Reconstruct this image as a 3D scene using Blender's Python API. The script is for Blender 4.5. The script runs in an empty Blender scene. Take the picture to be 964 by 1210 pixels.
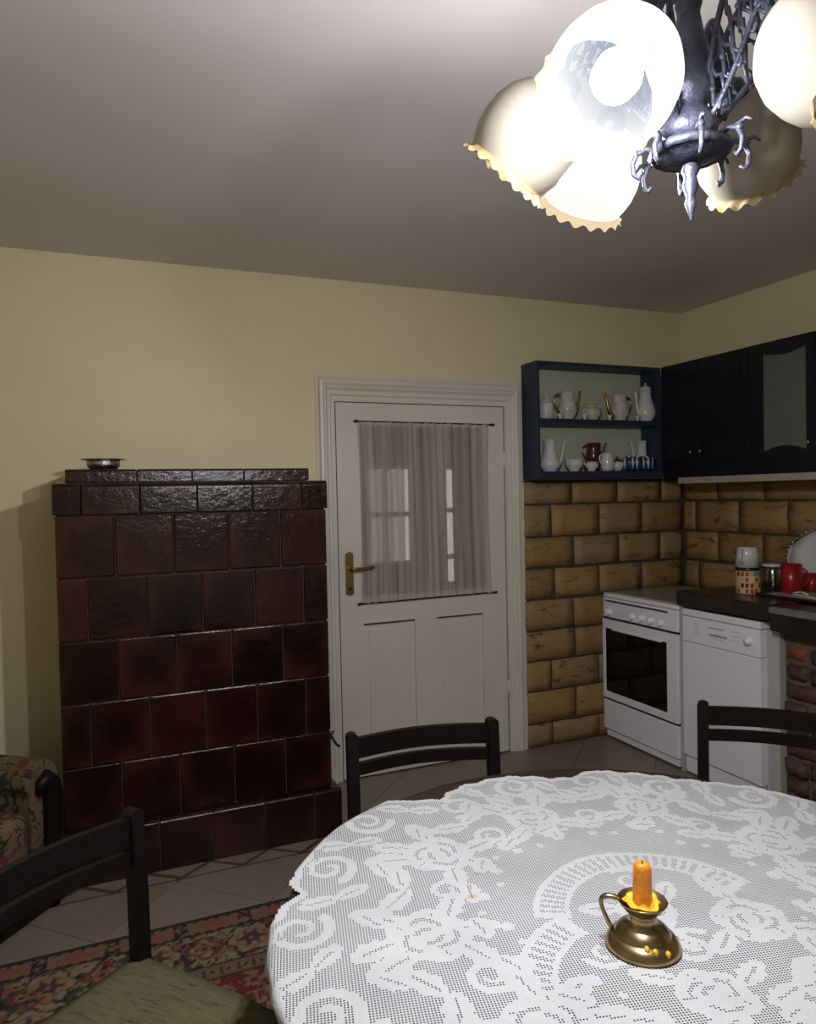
import bpy, bmesh, math, random
import numpy as np
from mathutils import Vector, Matrix
random.seed(7)
S = bpy.context.scene
PI = math.pi

# ------------------------------------------------------------------ camera
H_, YAW, PITCH, ROLL, FPX = 1.4394, 0.3995, -0.0229, -0.0213, 864.03
cam = bpy.data.objects.new('camera', bpy.data.cameras.new('camera'))
S.collection.objects.link(cam)
cam.data.sensor_fit = 'HORIZONTAL'; cam.data.sensor_width = 36
cam.data.lens = FPX / 964 * 36
cam.data.clip_start = 0.02
cy, sy, cp, sp, cr, sr = math.cos(YAW), math.sin(YAW), math.cos(PITCH), math.sin(PITCH), math.cos(ROLL), math.sin(ROLL)
F = Vector((sy*cp, cy*cp, sp)); U = Vector((-sy*sp, -cy*sp, cp)); R = Vector((cy, -sy, 0))
R3 = R*cr + U*sr; U3 = U*cr - R*sr
m = Matrix((R3, U3, -F)).transposed().to_4x4(); m.translation = (0, 0, H_)
cam.matrix_world = m
S.camera = cam

# ------------------------------------------------------------------ world, exposure
S.view_settings.view_transform = 'Standard'; S.view_settings.look = 'None'
S.view_settings.gamma = 1; S.view_settings.use_curve_mapping = False
S.view_settings.exposure = 0.3
w = bpy.data.worlds.new('world'); S.world = w; w.use_nodes = True
w.node_tree.nodes['Background'].inputs[0].default_value = (0.86, 0.80, 0.80, 1)
w.node_tree.nodes['Background'].inputs[1].default_value = 1.4

# lamp strengths (the lights themselves sit in the chandelier's bulbs)
BULB_W = 39.0
BULB_COL = (0.94, 0.95, 1.0)
SHADE_GLOW = 0.9
SHADE_TR = 0.50
BULB_GLOW = 30.0

# measured setting (metres)
D = 3.517; XR = 3.327; XL = -1.35; YB = -1.25; HC = 2.521

# ------------------------------------------------------------------ materials
def nodes(name):
    m = bpy.data.materials.new(name); m.use_nodes = True
    nt = m.node_tree; b = nt.nodes['Principled BSDF']
    return m, nt, b
def N(nt, t, **k):
    n = nt.nodes.new(t)
    for a, v in k.items(): setattr(n, a, v)
    return n
def ramp(nt, fac, stops, interp='LINEAR'):
    r = N(nt, 'ShaderNodeValToRGB'); r.color_ramp.interpolation = interp
    e = r.color_ramp.elements
    while len(e) < len(stops): e.new(0.5)
    for i, (p, c) in enumerate(stops):
        e[i].position = p; e[i].color = (*c, 1)
    nt.links.new(fac, r.inputs[0]); return r.outputs[0]
def noise(nt, scale, detail=4, rough=0.5, vec=None, dist=0):
    n = N(nt, 'ShaderNodeTexNoise'); n.inputs['Scale'].default_value = scale
    n.inputs['Detail'].default_value = detail; n.inputs['Roughness'].default_value = rough
    n.inputs['Distortion'].default_value = dist
    if vec is not None: nt.links.new(vec, n.inputs['Vector'])
    return n.outputs[0]
def coords(nt, kind='Object', scale=None, offset_random=False):
    t = N(nt, 'ShaderNodeTexCoord'); v = t.outputs[kind]
    if offset_random:
        oi = N(nt, 'ShaderNodeObjectInfo'); a = N(nt, 'ShaderNodeVectorMath', operation='MULTIPLY_ADD')
        c = N(nt, 'ShaderNodeCombineXYZ')
        nt.links.new(oi.outputs['Random'], c.inputs[0]); nt.links.new(oi.outputs['Random'], c.inputs[1]); nt.links.new(oi.outputs['Random'], c.inputs[2])
        a.inputs[1].default_value = (37, 53, 71)
        nt.links.new(c.outputs[0], a.inputs[0]); nt.links.new(v, a.inputs[2]); v = a.outputs[0]
    if scale:
        mp = N(nt, 'ShaderNodeMapping'); mp.inputs['Scale'].default_value = scale
        nt.links.new(v, mp.inputs[0]); v = mp.outputs[0]
    return v
def bump(nt, b, h, strength=0.3, dist=0.01):
    n = N(nt, 'ShaderNodeBump'); n.inputs['Strength'].default_value = strength; n.inputs['Distance'].default_value = dist
    nt.links.new(h, n.inputs['Height']); nt.links.new(n.outputs[0], b.inputs['Normal'])
def mixc(nt, fac, a, c, mode='MIX'):
    x = N(nt, 'ShaderNodeMix', data_type='RGBA', blend_type=mode)
    for i, v in ((0, fac), (6, a), (7, c)):
        if isinstance(v, (int, float)): x.inputs[i].default_value = v
        elif isinstance(v, tuple): x.inputs[i].default_value = (*v, 1)
        else: nt.links.new(v, x.inputs[i])
    return x.outputs[2]
def simple(name, col, rough=0.5, metal=0, var=0.0, vscale=8, bmp=0.0, bscale=60, coat=0, spec=0.5, stretch=None, rnd=False):
    m, nt, b = nodes(name)
    b.inputs['Base Color'].default_value = (*col, 1)
    b.inputs['Roughness'].default_value = rough; b.inputs['Metallic'].default_value = metal
    b.inputs['Coat Weight'].default_value = coat; b.inputs['Specular IOR Level'].default_value = spec
    if var:
        v = coords(nt, 'Object', stretch, rnd); n = noise(nt, vscale, 5, 0.6, v)
        c = ramp(nt, n, [(0.25, tuple(x*(1-var) for x in col)), (0.75, tuple(min(1, x*(1+var)) for x in col))])
        nt.links.new(c, b.inputs['Base Color'])
    if bmp:
        v = coords(nt, 'Object', stretch); bump(nt, b, noise(nt, bscale, 4, 0.6, v), bmp, 0.004)
    return m
M = {}
M['wall'] = simple('painted_wall', (0.69, 0.61, 0.385), 0.62, var=0.06, vscale=1.3, bmp=0.12, bscale=9)
M['ceiling'] = simple('painted_ceiling', (0.62, 0.59, 0.58), 0.6, var=0.06, vscale=0.9, bmp=0.15, bscale=6)
M['door'] = simple('door_paint', (0.66, 0.62, 0.54), 0.38, var=0.05, vscale=3, bmp=0.08, bscale=14)
M['frame_edge'] = simple('rough_plaster', (0.62, 0.60, 0.56), 0.8, var=0.2, vscale=30, bmp=0.8, bscale=60)
M['line'] = simple('dark_gap', (0.05, 0.04, 0.03), 0.8)
M['grout'] = simple('stove_grout', (0.085, 0.055, 0.042), 0.8, var=0.3, vscale=40)
M['mortar'] = simple('brick_mortar', (0.045, 0.036, 0.027), 0.8, var=0.3, vscale=30, bmp=0.5, bscale=90)
M['mortar_grey'] = simple('grey_mortar', (0.12, 0.095, 0.075), 0.9, var=0.4, vscale=22, bmp=0.8, bscale=60)
M['floor_grout'] = simple('floor_grout', (0.09, 0.07, 0.06), 0.8)
M['black_wood'] = simple('black_stained_wood', (0.006, 0.0045, 0.0045), 0.45, var=0.3, vscale=10, stretch=(1, 1, 8), spec=0.25)
M['table_wood'] = simple('brown_table_wood', (0.020, 0.011, 0.008), 0.45, var=0.35, vscale=6, stretch=(1, 10, 10))
M['cabinet'] = simple('dark_cabinet_lacquer', (0.005, 0.006, 0.012), 0.35, var=0.2, vscale=6, spec=0.3)
M['cabinet_blue'] = simple('blue_cabinet_paint', (0.014, 0.023, 0.050), 0.5, var=0.25, vscale=9)
M['white_enamel'] = simple('white_enamel', (0.86, 0.85, 0.95), 0.3, var=0.02, vscale=3)
M['white_board'] = simple('white_board', (0.46, 0.46, 0.43), 0.6, var=0.08, vscale=6)
M['light_trim'] = simple('light_laminate', (0.36, 0.30, 0.25), 0.5, var=0.08, vscale=9)
M['black_glass'] = simple('black_glass', (0.004, 0.004, 0.004), 0.06)
M['black'] = simple('black_plastic', (0.01, 0.01, 0.01), 0.4)
M['grey_mark'] = simple('grey_print', (0.38, 0.38, 0.42), 0.5)
M['dark_slot'] = simple('dark_slot', (0.06, 0.06, 0.07), 0.5)
M['worktop'] = simple('dark_worktop', (0.014, 0.009, 0.007), 0.28, var=0.5, vscale=18)
M['grey_stone'] = simple('grey_worktop_edge', (0.16, 0.15, 0.13), 0.4, var=0.3, vscale=20)
M['hob'] = simple('grey_hob_cover', (0.30, 0.28, 0.25), 0.22, var=0.1, vscale=4)
M['porcelain'] = simple('white_porcelain', (0.55, 0.55, 0.56), 0.12, coat=0.4)
M['porcelain_gold'] = simple('cream_porcelain', (0.50, 0.46, 0.40), 0.14, var=0.3, vscale=28, coat=0.4)
M['gold'] = simple('gilding', (0.55, 0.33, 0.12), 0.25, 1.0)
M['maroon_glaze'] = simple('maroon_porcelain', (0.06, 0.016, 0.014), 0.15, var=0.6, vscale=45)
M['blue_glaze'] = simple('blue_white_porcelain', (0.012, 0.025, 0.10), 0.15)
M['brass'] = simple('aged_brass', (0.36, 0.26, 0.14), 0.28, 1.0, var=0.35, vscale=16, bmp=0.1, bscale=40)
M['door_brass'] = simple('door_brass', (0.34, 0.23, 0.09), 0.35, 1.0, var=0.3, vscale=30)
M['silver'] = simple('tarnished_silver', (0.42, 0.40, 0.36), 0.28, 1.0, var=0.4, vscale=60, bmp=1.0, bscale=90)
M['pewter'] = simple('dark_pewter', (0.07, 0.075, 0.11), 0.5, 0.6, var=0.5, vscale=40, bmp=0.8, bscale=70)
M['chrome'] = simple('chrome', (0.6, 0.6, 0.6), 0.12, 1.0)
M['red_plastic'] = simple('red_plastic', (0.26, 0.006, 0.012), 0.3)
M['white_cord'] = simple('white_cord', (0.6, 0.58, 0.52), 0.5)
M['wax'] = simple('orange_wax', (0.80, 0.26, 0.01), 0.45, var=0.35, vscale=60, bmp=0.6, bscale=90)
M['wax_yellow'] = simple('yellow_wax', (0.85, 0.42, 0.02), 0.4, var=0.4, vscale=90, bmp=0.8, bscale=120)
M['iron'] = simple('black_iron', (0.01, 0.009, 0.008), 0.5, 0.5, bmp=0.4)
for k in ('wax', 'wax_yellow'):
    M[k].node_tree.nodes['Principled BSDF'].inputs['Subsurface Weight'].default_value = 0.15
    M[k].node_tree.nodes['Principled BSDF'].inputs['Subsurface Radius'].default_value = (0.01, 0.004, 0.001)

def mat_stove():
    m, nt, b = nodes('maroon_glazed_tile')
    v = coords(nt, 'Object', None, True)
    n1 = noise(nt, 3.0, 3, 0.5, v); 
    base = ramp(nt, n1, [(0.3, (0.008, 0.002, 0.002)), (0.55, (0.016, 0.004, 0.0035)), (0.8, (0.036, 0.009, 0.006))])
    oi = N(nt, 'ShaderNodeObjectInfo')
    tone = ramp(nt, oi.outputs['Random'], [(0.0, (0.55, 0.5, 0.5)), (0.5, (1, 1, 1)), (1.0, (1.7, 1.6, 1.5))])
    c = mixc(nt, 1.0, base, tone, 'MULTIPLY')
    # glaze runs thinner and redder toward a tile's rim
    g = N(nt, 'ShaderNodeTexCoord'); sx = N(nt, 'ShaderNodeSeparateXYZ'); nt.links.new(g.outputs['Generated'], sx.inputs[0])
    def edge(o):
        a = N(nt, 'ShaderNodeMath', operation='SUBTRACT'); a.inputs[1].default_value = 0.5; nt.links.new(o, a.inputs[0])
        q = N(nt, 'ShaderNodeMath', operation='ABSOLUTE'); nt.links.new(a.outputs[0], q.inputs[0]); return q.outputs[0]
    mx = N(nt, 'ShaderNodeMath', operation='MAXIMUM'); nt.links.new(edge(sx.outputs[0]), mx.inputs[0]); nt.links.new(edge(sx.outputs[2]), mx.inputs[1])
    r = ramp(nt, mx.outputs[0], [(0.18, (0, 0, 0)), (0.5, (0.8, 0.8, 0.8))])
    n3 = ramp(nt, noise(nt, 5, 2, 0.5, v), [(0.42, (0, 0, 0)), (0.66, (1, 1, 1))]); f = N(nt, 'ShaderNodeMath', operation='MULTIPLY'); nt.links.new(r, f.inputs[0]); nt.links.new(n3, f.inputs[1])
    c = mixc(nt, f.outputs[0], c, (0.055, 0.015, 0.010))
    nt.links.new(c, b.inputs['Base Color'])
    b.inputs['Roughness'].default_value = 0.16; b.inputs['Specular IOR Level'].default_value = 0.4
    h = noise(nt, 34, 5, 0.65, v); bump(nt, b, h, 0.42, 0.006)
    return m
M['stove'] = mat_stove()
def mat_brick(name, stops, stain, dark):
    m, nt, b = nodes(name)
    v = coords(nt, 'Object', None, True); oi = N(nt, 'ShaderNodeObjectInfo')
    c = ramp(nt, oi.outputs['Random'], stops)
    v2 = coords(nt, 'Object', (1, 1, 2.6), True)
    n = noise(nt, 9, 6, 0.65, v2, 0.6)
    c = mixc(nt, ramp(nt, n, [(0.56, (0, 0, 0)), (0.68, (1, 1, 1))]), c, dark)
    n2 = noise(nt, 5, 5, 0.6, v2, 1.0)
    c = mixc(nt, ramp(nt, n2, [(0.5, (0, 0, 0)), (0.75, (0.7, 0.7, 0.7))]), c, stain)
    nt.links.new(c, b.inputs['Base Color']); b.inputs['Roughness'].default_value = 0.62
    bump(nt, b, noise(nt, 22, 6, 0.65, v2), 0.55, 0.008)
    return m
M['brick'] = mat_brick('ochre_brick', [(0, (0.23, 0.130, 0.040)), (0.5, (0.33, 0.20, 0.065)), (1, (0.27, 0.185, 0.09))], (0.33, 0.23, 0.13), (0.06, 0.032, 0.012))
M['red_brick'] = mat_brick('old_red_brick', [(0, (0.06, 0.022, 0.015)), (0.4, (0.09, 0.034, 0.022)), (0.7, (0.07, 0.04, 0.03)), (1, (0.24, 0.06, 0.022))], (0.13, 0.095, 0.07), (0.03, 0.016, 0.012))
def mat_floor():
    m, nt, b = nodes('beige_floor_tile')
    v = coords(nt, 'Object', None, True)
    c = ramp(nt, noise(nt, 3, 5, 0.6, v), [(0.3, (0.19, 0.145, 0.11)), (0.7, (0.24, 0.19, 0.15))])
    nt.links.new(c, b.inputs['Base Color']); b.inputs['Roughness'].default_value = 0.38
    return m
M['floor'] = mat_floor()
M['strip'] = simple('brown_floor_strip', (0.085, 0.05, 0.034), 0.4, var=0.2, vscale=12)
def mat_fabric():
    m, nt, b = nodes('floral_upholstery')
    v = coords(nt)
    base = ramp(nt, noise(nt, 5, 3, 0.5, v), [(0.35, (0.10, 0.070, 0.036)), (0.7, (0.16, 0.11, 0.055))])
    leaf = noise(nt, 20, 3, 0.5, v, 1.8)
    c = mixc(nt, ramp(nt, leaf, [(0.53, (0, 0, 0)), (0.58, (1, 1, 1))]), base, (0.02, 0.02, 0.014))
    t = N(nt, 'ShaderNodeTexVoronoi'); t.inputs['Scale'].default_value = 9; nt.links.new(v, t.inputs['Vector'])
    c = mixc(nt, ramp(nt, t.outputs['Distance'], [(0.0, (1, 1, 1)), (0.26, (1, 1, 1)), (0.33, (0, 0, 0))]), c, (0.10, 0.024, 0.016))
    c = mixc(nt, ramp(nt, t.outputs['Distance'], [(0.10, (1, 1, 1)), (0.14, (0, 0, 0))]), c, (0.17, 0.08, 0.05))
    nt.links.new(c, b.inputs['Base Color']); b.inputs['Roughness'].default_value = 0.95
    bump(nt, b, noise(nt, 240, 2, 0.5, v), 0.4, 0.003)
    return m
M['fabric'] = mat_fabric()
def mat_seat():
    m, nt, b = nodes('olive_seat_fabric')
    v = coords(nt, 'Object', (6, 46, 6))
    n = noise(nt, 5, 4, 0.6, v)
    c = ramp(nt, n, [(0.30, (0.022, 0.020, 0.010)), (0.42, (0.07, 0.062, 0.024)), (0.75, (0.105, 0.092, 0.038))])
    nt.links.new(c, b.inputs['Base Color']); b.inputs['Roughness'].default_value = 0.95
    bump(nt, b, n, 0.4, 0.003); return m
M['seat'] = mat_seat()
def mat_attr(name, rough=0.95, bscale=300):
    m, nt, b = nodes(name); a = N(nt, 'ShaderNodeAttribute', attribute_name='pattern')
    nt.links.new(a.outputs['Color'], b.inputs['Base Color']); b.inputs['Roughness'].default_value = rough
    bump(nt, b, noise(nt, bscale, 2, 0.5, coords(nt)), 0.4, 0.003); return m
M['rug'] = mat_attr('rug_pile')
M['tin'] = mat_attr('printed_tin', 0.35, 20)
def mat_lace():
    m, nt, b = nodes('white_filet_lace')
    b.inputs['Roughness'].default_value = 0.9
    v = coords(nt); c = ramp(nt, noise(nt, 9, 3, 0.5, v), [(0.3, (0.40, 0.40, 0.405)), (0.7, (0.46, 0.46, 0.465))])
    # two old wax stains
    a = N(nt, 'ShaderNodeAttribute', attribute_name='fill'); st = N(nt, 'ShaderNodeAttribute', attribute_name='stain')
    c = mixc(nt, st.outputs['Fac'], c, (0.42, 0.24, 0.08)); nt.links.new(c, b.inputs['Base Color'])
    uv = N(nt, 'ShaderNodeUVMap'); fr = N(nt, 'ShaderNodeVectorMath', operation='FRACTION'); nt.links.new(uv.outputs[0], fr.inputs[0])
    su = N(nt, 'ShaderNodeVectorMath', operation='SUBTRACT'); su.inputs[1].default_value = (0.5, 0.5, 0); nt.links.new(fr.outputs[0], su.inputs[0])
    ln = N(nt, 'ShaderNodeVectorMath', operation='LENGTH'); nt.links.new(su.outputs[0], ln.inputs[0])
    lt = N(nt, 'ShaderNodeMath', operation='LESS_THAN'); lt.inputs[1].default_value = 0.30; nt.links.new(ln.outputs['Value'], lt.inputs[0])
    op = N(nt, 'ShaderNodeMath', operation='LESS_THAN'); op.inputs[1].default_value = 0.5; nt.links.new(a.outputs['Fac'], op.inputs[0])
    mu = N(nt, 'ShaderNodeMath', operation='MULTIPLY'); nt.links.new(lt.outputs[0], mu.inputs[0]); nt.links.new(op.outputs[0], mu.inputs[1])
    al = N(nt, 'ShaderNodeMath', operation='SUBTRACT'); al.inputs[0].default_value = 1; nt.links.new(mu.outputs[0], al.inputs[1])
    nt.links.new(al.outputs[0], b.inputs['Alpha'])
    bump(nt, b, noise(nt, 180, 3, 0.6, v), 0.5, 0.003)
    return m
M['lace'] = mat_lace()
def mat_sheer(name, col, tr):
    m, nt, b = nodes(name); out = nt.nodes['Material Output']
    v = coords(nt, 'Object', (1, 1, 0.02)); c = ramp(nt, noise(nt, 38, 3, 0.6, v), [(0.3, tuple(x*0.8 for x in col)), (0.7, col)])
    d = N(nt, 'ShaderNodeBsdfDiffuse'); t = N(nt, 'ShaderNodeBsdfTranslucent'); p = N(nt, 'ShaderNodeBsdfTransparent')
    nt.links.new(c, d.inputs[0]); nt.links.new(c, t.inputs[0])
    a = N(nt, 'ShaderNodeMixShader'); a.inputs[0].default_value = 0.3
    nt.links.new(d.outputs[0], a.inputs[1]); nt.links.new(t.outputs[0], a.inputs[2])
    q = N(nt, 'ShaderNodeMixShader')
    ff = N(nt, 'ShaderNodeMapRange'); ff.inputs['From Min'].default_value = 0.35; ff.inputs['From Max'].default_value = 0.65
    ff.inputs['To Min'].default_value = tr+0.14; ff.inputs['To Max'].default_value = max(0.02, tr-0.14)
    nt.links.new(noise(nt, 30, 2, 0.5, v), ff.inputs['Value']); nt.links.new(ff.outputs[0], q.inputs[0])
    nt.links.new(a.outputs[0], q.inputs[1]); nt.links.new(p.outputs[0], q.inputs[2])
    nt.links.new(q.outputs[0], out.inputs[0]); return m
M['sheer'] = mat_sheer('sheer_curtain', (0.74, 0.64, 0.56), 0.36)
M['sheer_pink'] = mat_sheer('hall_curtain', (0.7, 0.6, 0.55), 0.25)
def mat_pane(name, col=(0.9, 0.9, 0.9), rough=0.02, tr=0.92):
    m, nt, b = nodes(name); out = nt.nodes['Material Output']
    g = N(nt, 'ShaderNodeBsdfGlossy'); g.inputs['Roughness'].default_value = rough
    p = N(nt, 'ShaderNodeBsdfTransparent'); p.inputs[0].default_value = (*col, 1)
    q = N(nt, 'ShaderNodeMixShader'); q.inputs[0].default_value = tr
    nt.links.new(g.outputs[0], q.inputs[1]); nt.links.new(p.outputs[0], q.inputs[2]); nt.links.new(q.outputs[0], out.inputs[0]); return m
M['pane'] = mat_pane('window_glass'); M['jar'] = mat_pane('jar_glass', (0.8, 0.79, 0.77), 0.15, 0.78)
def mat_frost():
    m, nt, b = nodes('frosted_glass'); out = nt.nodes['Material Output']
    d = N(nt, 'ShaderNodeBsdfDiffuse'); d.inputs[0].default_value = (0.17, 0.20, 0.17, 1)
    g = N(nt, 'ShaderNodeBsdfGlossy'); g.inputs['Roughness'].default_value = 0.28
    p = N(nt, 'ShaderNodeBsdfTransparent'); p.inputs[0].default_value = (0.8, 0.85, 0.8, 1)
    a = N(nt, 'ShaderNodeMixShader'); a.inputs[0].default_value = 0.06; nt.links.new(d.outputs[0], a.inputs[1]); nt.links.new(g.outputs[0], a.inputs[2])
    q = N(nt, 'ShaderNodeMixShader'); q.inputs[0].default_value = 0.45; nt.links.new(a.outputs[0], q.inputs[1]); nt.links.new(p.outputs[0], q.inputs[2])
    nt.links.new(q.outputs[0], out.inputs[0]); return m
M['frost'] = mat_frost()
def mat_shade(name, col, glow=0.0, gcol=(1, 0.9, 0.72)):
    m, nt, b = nodes(name); out = nt.nodes['Material Output']
    v = coords(nt); c = ramp(nt, noise(nt, 18, 3, 0.5, v), [(0.3, tuple(x*0.88 for x in col)), (0.7, col)])
    d = N(nt, 'ShaderNodeBsdfDiffuse'); t = N(nt, 'ShaderNodeBsdfTranslucent'); g = N(nt, 'ShaderNodeBsdfGlossy'); g.inputs['Roughness'].default_value = 0.22
    nt.links.new(c, d.inputs[0]); nt.links.new(c, t.inputs[0])
    a = N(nt, 'ShaderNodeMixShader'); a.inputs[0].default_value = 0.35; nt.links.new(d.outputs[0], a.inputs[1]); nt.links.new(t.outputs[0], a.inputs[2])
    q = N(nt, 'ShaderNodeMixShader'); q.inputs[0].default_value = 0.06; nt.links.new(a.outputs[0], q.inputs[1]); nt.links.new(g.outputs[0], q.inputs[2])
    last = q.outputs[0]
    if glow:
        e = N(nt, 'ShaderNodeEmission'); e.inputs[0].default_value = (*gcol, 1); e.inputs[1].default_value = glow
        s = N(nt, 'ShaderNodeAddShader'); nt.links.new(last, s.inputs[0]); nt.links.new(e.outputs[0], s.inputs[1]); last = s.outputs[0]
    nt.links.new(last, out.inputs[0]); return m
M['shade'] = mat_shade('cream_glass_shade', (0.33, 0.30, 0.25))
M['rim'] = mat_shade('amber_glass_rim', (0.36, 0.27, 0.14))
def mat_lit(name, outer, inner, tr, k):
    # frosted glass lit from inside: lets part of the bulb's light straight through and glows itself
    m, nt, b = nodes(name); out = nt.nodes['Material Output']
    p = N(nt, 'ShaderNodeBsdfTransparent'); p.inputs[0].default_value = (1, 0.98, 0.96, 1)
    d = N(nt, 'ShaderNodeBsdfDiffuse'); d.inputs[0].default_value = (0.012, 0.011, 0.009, 1)
    q = N(nt, 'ShaderNodeMixShader'); q.inputs[0].default_value = tr; nt.links.new(d.outputs[0], q.inputs[1]); nt.links.new(p.outputs[0], q.inputs[2])
    g = N(nt, 'ShaderNodeNewGeometry'); c = mixc(nt, g.outputs['Backfacing'], outer, inner)
    e = N(nt, 'ShaderNodeEmission'); nt.links.new(c, e.inputs[0]); e.inputs[1].default_value = k
    s = N(nt, 'ShaderNodeAddShader'); nt.links.new(q.outputs[0], s.inputs[0]); nt.links.new(e.outputs[0], s.inputs[1]); nt.links.new(s.outputs[0], out.inputs[0]); return m
M['shade_lit'] = mat_lit('lit_glass_shade', (1.0, 0.93, 0.80), (0.30, 0.35, 0.43), SHADE_TR, SHADE_GLOW)
M['rim_lit'] = mat_lit('lit_amber_rim', (0.95, 0.74, 0.46), (0.80, 0.62, 0.38), 0.3, 0.72)
def mat_emit(name, col, s):
    m, nt, b = nodes(name); b.inputs['Emission Color'].default_value = (*col, 1); b.inputs['Emission Strength'].default_value = s; return m
M['bulb_lit'] = mat_emit('lit_bulb', (0.95, 0.97, 1.0), BULB_GLOW)
M['bulb'] = simple('white_bulb', (0.8, 0.8, 0.78), 0.25)

# ------------------------------------------------------------------ mesh helpers
class MB:
    def __init__(s): s.v = []; s.f = []; s.sm = []
    def add(s, v, f, smooth=False):
        o = len(s.v); s.v += [tuple(p) for p in v]; s.f += [tuple(i+o for i in q) for q in f]; s.sm += [smooth]*len(f); return s
    def box(s, x0, x1, y0, y1, z0, z1):
        return s.add([(x, y, z) for x in (x0, x1) for y in (y0, y1) for z in (z0, z1)],
                     [(0, 1, 3, 2), (4, 6, 7, 5), (0, 4, 5, 1), (2, 3, 7, 6), (0, 2, 6, 4), (1, 5, 7, 3)])
    def lathe(s, prof, n=32, mat=None, wob=None, cap0=False, cap1=False):
        """prof: (r, z) list; revolve about Z; mat: Matrix"""
        v = []; f = []
        for k, (r, z) in enumerate(prof):
            for i in range(n):
                a = 2*PI*i/n; rr, zz = (r, z) if not wob else wob(k, a, r, z)
                p = Vector((rr*math.cos(a), rr*math.sin(a), zz)); v.append(mat @ p if mat else p)
        for k in range(len(prof)-1):
            for i in range(n):
                j = (i+1) % n; f.append((k*n+i, k*n+j, (k+1)*n+j, (k+1)*n+i))
        if cap0: f.append(tuple(range(n-1, -1, -1)))
        if cap1: f.append(tuple((len(prof)-1)*n+i for i in range(n)))
        return s.add(v, f, True)
    def tube(s, pts, rad, n=8, closed=False, flat=1.0):
        pts = [Vector(p) for p in pts]; L = len(pts); rads = rad if isinstance(rad, (list, tuple)) else [rad]*L
        v = []; f = []; prev = None
        for i, p in enumerate(pts):
            if closed: t = pts[(i+1) % L]-pts[i-1]
            else: t = pts[min(i+1, L-1)]-pts[max(i-1, 0)]
            t.normalize()
            if prev is None:
                prev = Vector((0, 0, 1)) if abs(t.z) < 0.9 else Vector((1, 0, 0))
            a = (prev - t*prev.dot(t)).normalized(); b = t.cross(a); prev = a
            for k in range(n):
                q = 2*PI*k/n; v.append(p + a*math.cos(q)*rads[i] + b*math.sin(q)*rads[i]*flat)
        for i in range(L if closed else L-1):
            j = (i+1) % L
            for k in range(n): f.append((i*n+k, i*n+(k+1) % n, j*n+(k+1) % n, j*n+k))
        if not closed: f += [tuple(range(n-1, -1, -1)), tuple((L-1)*n+k for k in range(n))]
        return s.add(v, f, True)
    def prism(s, poly, z0, z1, mat=None):
        n = len(poly); v = [(x, y, z0) for x, y in poly]+[(x, y, z1) for x, y in poly]
        if mat: v = [mat @ Vector(p) for p in v]
        return s.add(v, [tuple(range(n-1, -1, -1)), tuple(range(n, 2*n))]+[(i, (i+1) % n, n+(i+1) % n, n+i) for i in range(n)])
    def ball(s, c, r, n=12, sc=(1, 1, 1)):
        prof = [(max(1e-4, math.sin(PI*i/8))*r, -math.cos(PI*i/8)*r) for i in range(9)]
        return s.lathe(prof, n, Matrix.Translation(c) @ Matrix.Diagonal((*sc, 1)))
    def mesh(s, name, mat, bevel=0, seg=2, subsurf=0):
        me = bpy.data.meshes.new(name); me.from_pydata(s.v, [], s.f); 
        me.polygons.foreach_set('use_smooth', s.sm); 
        bm = bmesh.new(); bm.from_mesh(me)
        if bevel:
            bmesh.ops.bevel(bm, geom=[e for e in bm.edges if e.is_manifold and e.calc_face_angle(0) > 0.6], offset=bevel, segments=seg, affect='EDGES', profile=0.5)
        bmesh.ops.recalc_face_normals(bm, faces=bm.faces[:])
        bm.to_mesh(me); bm.free()
        if mat: me.materials.append(mat)
        return me
    def build(s, name, mat, parent=None, loc=(0, 0, 0), rot=None, bevel=0, seg=2, **kw):
        return link(name, s.mesh(name, mat, bevel, seg), parent, loc, rot, **kw)
def link(name, me, parent=None, loc=(0, 0, 0), rot=None, label=None, cat=None, group=None, kind=None):
    o = bpy.data.objects.new(name, me); S.collection.objects.link(o)
    o.location = loc
    if rot is not None: o.rotation_euler = rot
    if parent: o.parent = parent
    for k, v in (('label', label), ('category', cat), ('group', group), ('kind', kind)):
        if v: o[k] = v
    return o
def thing(name, label, cat, loc=(0, 0, 0), rz=0, group=None, kind=None):
    return link(name, None, None, loc, (0, 0, rz), label, cat, group, kind)
def tag(o, label, cat, group=None):
    o['label'] = label; o['category'] = cat
    if group: o['group'] = group
def box(*a): return MB().box(*a)
def copy_tree(o, parent=None):
    c = o.copy(); S.collection.objects.link(c); c.parent = parent
    for ch in [x for x in S.objects if x.parent == o]: copy_tree(ch, c)
    return c
def bez(p0, p1, p2, p3, n=12):
    p0, p1, p2, p3 = map(Vector, (p0, p1, p2, p3)); r = []
    for i in range(n+1):
        t = i/n; r.append(p0*(1-t)**3+p1*3*t*(1-t)**2+p2*3*t*t*(1-t)+p3*t**3)
    return r
def clip(poly, a, b, c):
    """keep a*x+b*y<=c"""
    out = []
    for i in range(len(poly)):
        p, q = poly[i], poly[(i+1) % len(poly)]
        dp, dq = a*p[0]+b*p[1]-c, a*q[0]+b*q[1]-c
        if dp <= 0: out.append(p)
        if dp*dq < 0:
            t = dp/(dp-dq); out.append((p[0]+t*(q[0]-p[0]), p[1]+t*(q[1]-p[1])))
    return out

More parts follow.
